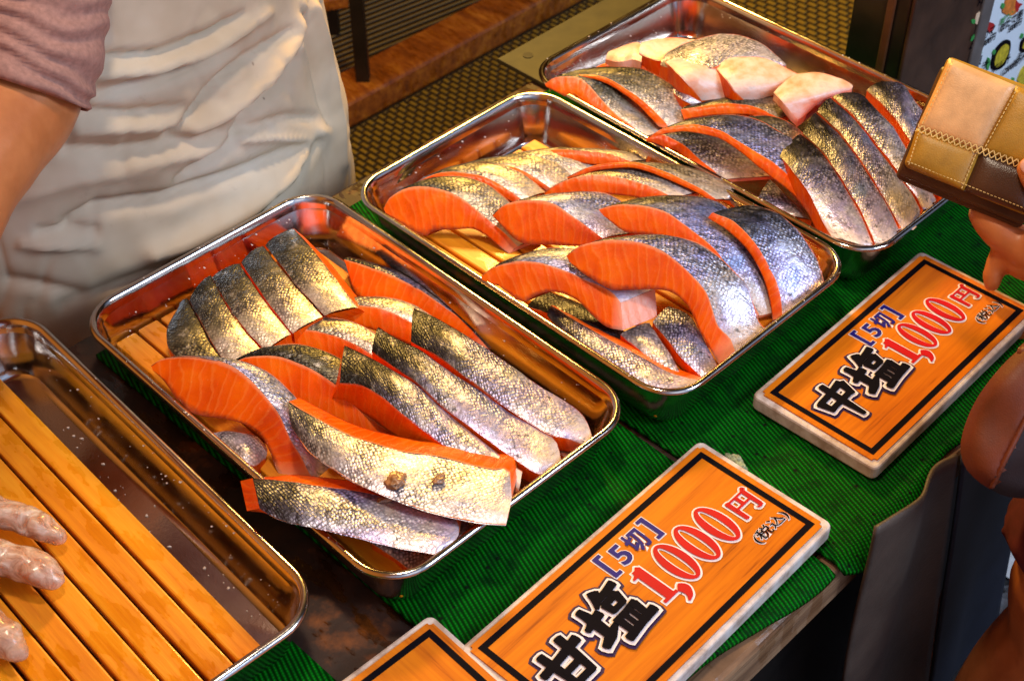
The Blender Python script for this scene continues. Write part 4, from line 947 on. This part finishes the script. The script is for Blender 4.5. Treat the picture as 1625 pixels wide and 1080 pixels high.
# ------------------------------------------------------------------ people
def body_mesh(chains, voxel):
    """chains of (point, radius) swept as tapered tubes with round ends, fused by a voxel remesh into one surface"""
    bm = bmesh.new()
    for ch in chains:
        pts = [p for p, r in ch]; rad = [r for p, r in ch]
        n = max(6, int(sum((pts[i + 1] - pts[i]).length for i in range(len(pts) - 1)) / (min(rad) * .5)) + 1); n = min(n, 60)
        P = cat(pts, n)
        d = [0]
        for i in range(1, len(pts)): d.append(d[-1] + (pts[i] - pts[i - 1]).length)
        rr = []
        for i in range(n):
            s_ = d[-1] * i / (n - 1); j = 0
            while j < len(d) - 2 and d[j + 1] < s_: j += 1
            t = (s_ - d[j]) / max(1e-9, d[j + 1] - d[j]); t = t * t * (3 - 2 * t); rr.append(rad[j] + (rad[j + 1] - rad[j]) * t)
        t0 = (P[1] - P[0]).normalized(); nx = t0.orthogonal().normalized(); rings = []
        def ringv(c_, r, t, nx):
            ny = t.cross(nx); return [bm.verts.new(c_ + (nx * math.cos(2 * math.pi * k / 16) + ny * math.sin(2 * math.pi * k / 16)) * r) for k in range(16)]
        t = t0
        for k in (0.05, .35, .65): rings.append(ringv(P[0] - t0 * rr[0] * math.cos(k * math.pi / 2) * .95, rr[0] * math.sin(k * math.pi / 2), t0, nx))
        for i in range(n):
            t = (P[min(i + 1, n - 1)] - P[max(i - 1, 0)]).normalized(); nx = (nx - t * nx.dot(t)).normalized(); rings.append(ringv(P[i], rr[i], t, nx))
        for k in (.65, .35, .05): rings.append(ringv(P[-1] + t * rr[-1] * math.cos(k * math.pi / 2) * .95, rr[-1] * math.sin(k * math.pi / 2), t, nx))
        for a, b in zip(rings, rings[1:]):
            for k in range(16): bm.faces.new((a[k], a[(k + 1) % 16], b[(k + 1) % 16], b[k]))
        bm.faces.new(rings[0][::-1]); bm.faces.new(rings[-1])
    me = bpy.data.meshes.new('tmp'); bm.to_mesh(me); bm.free()
    o = bpy.data.objects.new('tmp', me); C.objects.link(o)
    m_ = o.modifiers.new('r', 'REMESH'); m_.mode = 'VOXEL'; m_.voxel_size = voxel; m_.use_smooth_shade = True
    s_ = o.modifiers.new('s', 'SMOOTH'); s_.factor = .5; s_.iterations = 5
    dg = bpy.context.evaluated_depsgraph_get(); out = bpy.data.meshes.new_from_object(o.evaluated_get(dg)); bpy.data.objects.remove(o)
    out.polygons.foreach_set('use_smooth', [True] * len(out.polygons)); out.materials.clear(); return out
def add_body(name, chains, voxel, mat, parent=None, origin=V()):
    me = body_mesh([[(p - origin, r) for p, r in ch] for ch in chains], voxel); me.name = name; me.materials.append(MT[mat])
    return link(bpy.data.objects.new(name, me), parent)

# seller: stands behind the counter, leaning over the lower left tray
bu = -A                                              # away from the customers
SX = .135; SYR = .215
sc0 = tb(-1.078, .30, 0)
# slide the figure along the stall until its right outline meets the photograph's
def sil(c_, z):
    best = -1e9
    for k in range(90):
        a = 2 * math.pi * k / 90; best = max(best, proj(c_ + A * (SX * math.cos(a)) + B * (SYR * math.sin(a)) + V((0, 0, z)))[0])
    return best
for it in range(40):
    sc0 += B * ((532 - sil(sc0, .03)) / 2600)
sel = thing('person', V((sc0.x, sc0.y, GZ)), 'seller in a stained off-white apron with a gloved hand in the slatted tray', 'person')
sh = at(60, -330, 1.22); el = at(-75, 310, 1.17); fa = at(-170, 560, 1.12)
hz = .046
wrist = un(-190, 800, .075); palm = un(-120, 880, .058)
elb = at(30, 135, 1.235)
so = sel.location
torso = [[(sc0 + V((0, 0, -.05)), .125), (sc0 + V((0, 0, .25)), .12), (sc0 + V((0, 0, .50)) + A * .05, .13), (sc0 + V((0, 0, .66)) + A * .08, .10)],
         [(sc0 + B * .07 + V((0, 0, -.05)), .11), (sc0 + B * .06 + V((0, 0, .25)), .10), (sc0 + B * .09 + A * .06 + V((0, 0, .60)), .08)],
         [(sc0 - B * .07 + V((0, 0, -.05)), .11), (sc0 - B * .06 + V((0, 0, .25)), .10), (sc0 - B * .09 + A * .06 + V((0, 0, .60)), .08)],
         [(sc0 + B * .085 + V((0, 0, .02)), .095), (sc0 + B * .09 + V((0, 0, -.33)), .075), (sc0 + B * .09 + V((0, 0, -.70)), .05)],
         [(sc0 - B * .085 + V((0, 0, .02)), .095), (sc0 - B * .09 + V((0, 0, -.33)), .075), (sc0 - B * .09 + V((0, 0, -.70)), .05)]]
armc = [[(sc0 - B * .05 + A * .06 + V((0, 0, .60)), .07), (sh, .056), (at(50, -60, 1.235), .054), (elb, .050), (at(-25, 228, 1.20), .0455), (el, .043), (fa, .037), (wrist, .027)],
        [(wrist, .027), (palm, .030), (un(-75, 880, .05), .026)]]
fing = [[(un(-95, 815, .058), .0125), (un(-40, 806, .053), .0105), (un(30, 822, .046), .0098), (un(60, 835, .043), .0090), (un(92, 849, .040), .0060)],
        [(un(-85, 880, .054), .0125), (un(-30, 878, .049), .0118), (un(30, 892, .044), .0112), (un(62, 905, .043), .0104), (un(86, 916, .040), .0068)],
        [(un(-105, 930, .052), .0125), (un(-70, 960, .048), .0118), (un(-25, 985, .044), .0110), (un(8, 1012, .043), .0105), (un(28, 1033, .040), .0070)],
        [(un(-135, 950, .05), .011), (un(-110, 1000, .046), .0105), (un(-80, 1045, .042), .0095)],
        [(un(-150, 830, .06), .013), (un(-110, 770, .058), .012), (un(-70, 740, .052), .010)]]
add_body('body', torso + armc + fing, .0042, 'person_skin', sel, so)
gl = [[(p, r + .0016) for p, r in ch] for ch in fing] + [[(wrist, .030), (palm, .0325), (un(-75, 880, .05), .028)]]
go = add_body('glove', gl, .0024, 'glove_film', sel, so)
nr = [v.normal.copy() for v in go.data.vertices]
for v, q in zip(go.data.vertices, nr):
    c_ = v.co + so
    v.co += q * (.0022 * noise.noise(c_ * 95) + .0011 * abs(noise.noise(V((c_.x * 60, c_.y * 240, c_.z * 150)))) )

# sleeve with pushed-up rings of cloth
def tube_cloth(name, path, radf, n, m_, mat, parent, origin, wr=.004, seed=0):
    P = cat(path, n); t0 = (P[1] - P[0]).normalized(); nx = t0.orthogonal().normalized(); vs_ = []; fs = []
    for i in range(n):
        t = (P[min(i + 1, n - 1)] - P[max(i - 1, 0)]).normalized(); nx = (nx - t * nx.dot(t)).normalized(); ny = t.cross(nx); s_ = i / (n - 1)
        for k in range(m_):
            a = 2 * math.pi * k / m_; d = nx * math.cos(a) + ny * math.sin(a)
            ph = s_ * 80 + 1.6 * math.sin(a + seed) + 5.0 * noise.noise(V((math.cos(a) * 1.5, math.sin(a) * 1.5, s_ * 5 + seed)))
            r = radf(s_) + wr * (math.sin(ph) * .6 + .5 * abs(math.sin(ph * .53 + a))) * (.35 + .65 * s_)
            vs_.append(P[i] + d * r)
    for i in range(n - 1):
        for k in range(m_): fs.append((i * m_ + k, i * m_ + (k + 1) % m_, (i + 1) * m_ + (k + 1) % m_, (i + 1) * m_ + k))
    o = mk(name, vs_, fs, mat, parent); so_ = o.modifiers.new('thickness', 'SOLIDIFY'); so_.thickness = .0022; so_.offset = -1; return o
tube_cloth('sleeve', [sh, at(52, -160, 1.235), at(52, -20, 1.235), at(42, 70, 1.233), at(22, 138, 1.231)], lambda s_: .0585 - .002 * s_, 80, 48, 'sleeve_cloth', sel, so, .0042)
add_body('shirt', [torso[0][1:], torso[1][1:], torso[2][1:]], .009, 'sleeve_cloth', sel, so)
bpy.data.objects['shirt'].scale = (1.0, 1.0, 1.0)

# apron: wrapped cloth with folds drawn towards the waist on the right
FOLDS = [([(104, 226), (185, 230), (259, 219), (333, 200)], 14, -.0060), ([(104, 341), (148, 319), (259, 304), (370, 267), (478, 219)], 13, -.0085), ([(152, 137), (207, 126), (259, 111), (315, 89), (352, 70)], 10, -.0060),
         ([(141, 107), (222, 100), (296, 81), (348, 56), (407, 15)], 11, .0060), ([(148, 82), (241, 76), (315, 48), (370, 18)], 8, -.0060), ([(256, 207), (289, 178), (333, 122), (370, 93), (444, 44)], 9, -.0075),
         ([(296, 200), (352, 163), (400, 122), (444, 67), (467, 11)], 14, .0075), ([(360, 215), (385, 165), (430, 130), (452, 90)], 13, -.0070), ([(274, 278), (333, 237), (370, 203)], 10, -.0070),
         ([(200, 250), (300, 235), (370, 210)], 14, .0040), ([(237, 392), (296, 367), (370, 326), (444, 267), (489, 207)], 20, .0085), ([(404, 341), (444, 289), (485, 222)], 9, -.0075), ([(355, 214), (420, 212), (478, 219)], 6, .0045), ([(360, 204), (440, 180), (485, 183)], 8, -.0045),
         ([(478, 4), (496, 74), (519, 185), (528, 260)], 7, .0050), ([(460, 14), (478, 84), (503, 190)], 6, -.0060), ([(494, 0), (512, 90), (531, 200)], 5, -.0040), ([(440, 100), (462, 50), (470, 0)], 6, -.005),
         ([(63, 352), (148, 352)], 8, -.0045), ([(40, 372), (148, 378)], 11, .0045), ([(130, 165), (204, 172), (278, 160)], 10, -.0050), ([(120, 195), (220, 190), (290, 185)], 14, .0050), ([(20, 300), (120, 270), (240, 262)], 22, .0040), ([(100, 470), (250, 420), (380, 365)], 16, -.0040), ([(20, 430), (120, 450)], 14, -.004)]
def segd(px, py, P):
    best = 1e9; bt = 0
    for i in range(len(P) - 1):
        ax, ay = P[i]; bx_, by_ = P[i + 1]; dx, dy = bx_ - ax, by_ - ay; t = max(0, min(1, ((px - ax) * dx + (py - ay) * dy) / (dx * dx + dy * dy))); d = math.hypot(px - ax - t * dx, py - ay - t * dy)
        if d < best: best = d; bt = (i + t) / (len(P) - 1)
    return best, bt
vs_ = []; fs = []; NT, NZ = 280, 220; z0, z1 = -.52, .42
for j in range(NZ + 1):
    z = z0 + (z1 - z0) * j / NZ
    tap = 1 - .20 * max(0, z - .02) / .4 + .05 * max(0, -z)
    for i in range(NT + 1):
        th = R(-118) + R(236) * i / NT
        d = A * (SX * tap * math.cos(th)) + B * (SYR * tap * math.sin(th)); p = sc0 + d + V((0, 0, z)); nn = (A * math.cos(th) / SX + B * math.sin(th) / SYR).normalized()
        px, py = proj(p); h = 0
        if -60 < px < 620 and -60 < py < 640 and math.cos(th) > -.35:
            for P_, wd, amp in FOLDS:
                dd, t = segd(px, py, P_)
                if dd < wd * 3: h += amp * 1.35 * (math.exp(-(dd / (wd * .9)) ** 2) + .35 * math.exp(-(dd / (wd * .33)) ** 2)) * (.45 + .55 * math.sin(math.pi * min(1, .12 + t * .86)))
        h += .0018 * noise.noise(V((th * 2.2, z * 5, 1))) + .0010 * noise.noise(V((th * 9, z * 22, 4))) - .0016 * max(0, 1 - 7 * abs(noise.noise(V((th * 3.2 + z * 5, z * 9 - th * 2, 8))))) ** 1.5
        vs_.append(p + nn * (h + .012))
for j in range(NZ):
    for i in range(NT):
        k = j * (NT + 1) + i; fs.append((k, k + 1, k + NT + 2, k + NT + 1))
o = mk('apron', vs_, fs, 'apron_cloth', sel); so_ = o.modifiers.new('thickness', 'SOLIDIFY'); so_.thickness = .0015

# customer: stands right of the picture; hand with the wallet, bag on the forearm, one bare leg in view
wt = lambda px, py, dz=0.0: uplane(px, py, w0 + WN * dz, WN)
cs = thing('person', V((.72, .62, GZ)), 'customer holding out the wallet, burgundy skirt and bare leg', 'person')
co = cs.location
pc = wt(1690, 400, -.030); wrc = wt(1800, 440, -.03); elc = tb(-.05, .86, .10)
hand = [[(wrc, .026), (wt(1740, 420, -.03), .030), (pc, .031), (wt(1650, 395, -.033), .024)],
        [(wt(1700, 330, .0), .0150), (wt(1672, 310, .010), .0135), (wt(1648, 288, .014), .0128), (wt(1634, 268, .012), .0110)],      # thumb over the wallet
        [(wt(1690, 405, -.030), .021), (wt(1650, 404, -.031), .0165), (wt(1628, 396, -.032), .0185), (wt(1608, 384, -.031), .0148), (wt(1586, 366, -.030), .0158), (wt(1566, 350, -.028), .0135), (wt(1554, 339, -.026), .0100)],  # first finger below it
        [(wt(1680, 430, -.035), .018), (wt(1625, 418, -.038), .0145), (wt(1590, 405, -.042), .0098), (wt(1579, 424, -.044), .0086), (wt(1576, 436, -.045), .0090), (wt(1574, 450, -.046), .0076)],
        [(wt(1720, 450, -.045), .017), (wt(1680, 478, -.055), .0130), (wt(1632, 516, -.060), .0110), (wt(1590, 541, -.062), .0085), (wt(1570, 549, -.062), .0068)],
        [(wt(1745, 470, -.045), .015), (wt(1712, 510, -.055), .0115), (wt(1672, 545, -.06), .0090), (wt(1650, 556, -.06), .0070)]]
sc1 = V((.96, .58, .0))
limb = [[(V((.80, .70, .52)), .06), (V((.80, .74, .40)), .046), (elc, .040), (wrc, .026)],
        [(sc1 + V((0, 0, -.02)), .13), (sc1 + V((0, 0, .25)), .12), (sc1 + V((0, 0, .50)), .13), (sc1 + V((0, 0, .62)), .09)]]
kn = at(1706, 1000, 1.30)
leg1 = [[(sc1 + V((-.03, .02, -.05)), .085), (kn + V((.045, -.01, .10)), .064), (kn + V((.0, .0, -.02)), .055), (kn + V((-.02, .02, -.16)), .050), (kn + V((-.02, .02, -.40)), .035)]]
leg2 = [[(sc1 + V((.10, -.06, -.05)), .085), (sc1 + V((.10, -.06, -.38)), .055), (sc1 + V((.10, -.06, -.70)), .036)]]
add_body('body', hand + limb + leg1 + leg2, .0030, 'person_skin', cs, co)
add_body('skirt', [[(sc1 + V((0, 0, .10)), .14), (sc1 + V((0, 0, -.15)), .15), (at(1835, 800, 1.22), .085), (at(1805, 890, 1.25), .078)]], .007, 'burgundy_cloth', cs, co)
def nailm(c_, t, nrm, l, w_):
    t = t.normalized(); nrm = (nrm - t * nrm.dot(t)).normalized(); s_ = t.cross(nrm)
    bm = bmesh.new(); bmesh.ops.create_uvsphere(bm, u_segments=14, v_segments=8, radius=1, matrix=Matrix.Translation(c_ - co) @ Matrix((t * l, s_ * w_, nrm * .0012)).transposed().to_4x4())
    return bm_obj('nail', bm, 'nail', cs, True)
nailm(wt(1630, 264, .0235), wt(1630, 264) - wt(1644, 284), WN + ex * .0, .0065, .0055)

# brown bag hanging below the hand
bg_ = []
outl = [(1650,530),(1608,562),(1576,596),(1549,634),(1532,672),(1524,708),(1530,738),(1548,760),(1572,776),(1600,788),(1650,792)]
def bagp(px, py, k): return at(px, py, 1.105 + k)
n_ = 26; O = cat([bagp(x, y, 0) for x, y in outl], n_); cen_ = bagp(1700, 690, 0)
ks = [(0.00, .030), (-.018, .016), (-.026, -.0), (-.024, -.014), (-.012, -.024)]
vs_ = []; fs = []
cols = [(0.06, .050), (.0, .030), (-.012, .012), (-.016, -.010), (-.014, -.030), (-.012, -.05)]
M_ = 14
for i in range(n_):
    for k in range(M_ + 1):
        t = k / M_; q = O[i].lerp(cen_, t); d = (CAM - q).normalized()
        bx_, by_ = proj(q); sm_ = max(0, bx_ - (1640 - (by_ - 640) * .504)) / 1900
        vs_.append(q + d * (.011 * math.sin(math.pi / 2 * min(1, t * 5)) ** .6 + .004 * noise.noise(q * 30) - .75 * sm_))
for i in range(n_ - 1):
    for k in range(M_):
        a = i * (M_ + 1) + k; fs.append((a, a + 1, a + M_ + 2, a + M_ + 1))
nf = len(vs_)
for i in range(n_):
    for k in range(M_ + 1):
        t = k / M_; q = O[i].lerp(cen_, t); d = (CAM - q).normalized(); vs_.append(q - d * (.05 + .046 * math.sin(math.pi / 2 * min(1, t * 2.4)) ** .6))
for i in range(n_ - 1):
    for k in range(M_):
        a = nf + i * (M_ + 1) + k; fs.append((a, a + M_ + 1, a + M_ + 2, a + 1))
bagr = thing('leather_bag', bagp(1600, 690, 0), 'reddish brown leather bag hanging below the hand at the right edge', 'bag')
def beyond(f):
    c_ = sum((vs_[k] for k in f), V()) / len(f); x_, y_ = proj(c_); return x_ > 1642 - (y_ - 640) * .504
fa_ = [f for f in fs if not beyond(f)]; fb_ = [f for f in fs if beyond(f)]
def sub(name, ff, mat):
    ids = sorted({k for f in ff for k in f}); ix = {k: i for i, k in enumerate(ids)}
    return mk(name, [vs_[k] for k in ids], [tuple(ix[k] for k in f) for f in ff], mat, bagr)
sub('pouch', fa_, 'bag_leather'); sub('shaded_side', fb_, 'bag_leather_shade')  # leather beyond the seam coloured near-black, as the bag's side in shade
sp_ = [bagp(1640, 640, -.011), bagp(1614, 692, -.012), bagp(1592, 735, -.011), bagp(1574, 772, -.003)]
me = body_mesh([[(p - bagr.location, .0022) for p in sp_]], .0012); me.name = 'seam'; me.materials.append(MT['bag_leather']); link(bpy.data.objects.new('seam', me), bagr)
hp = [bagp(1625, 560, .0), wt(1690, 500, -.05), wt(1760, 430, -.06), wt(1800, 470, -.05), bagp(1760, 600, 0)]
me = body_mesh([[(p - bagr.location, .006) for p in hp]], .003); me.name = 'strap'; me.materials.append(MT['bag_leather']); link(bpy.data.objects.new('strap', me), bagr)
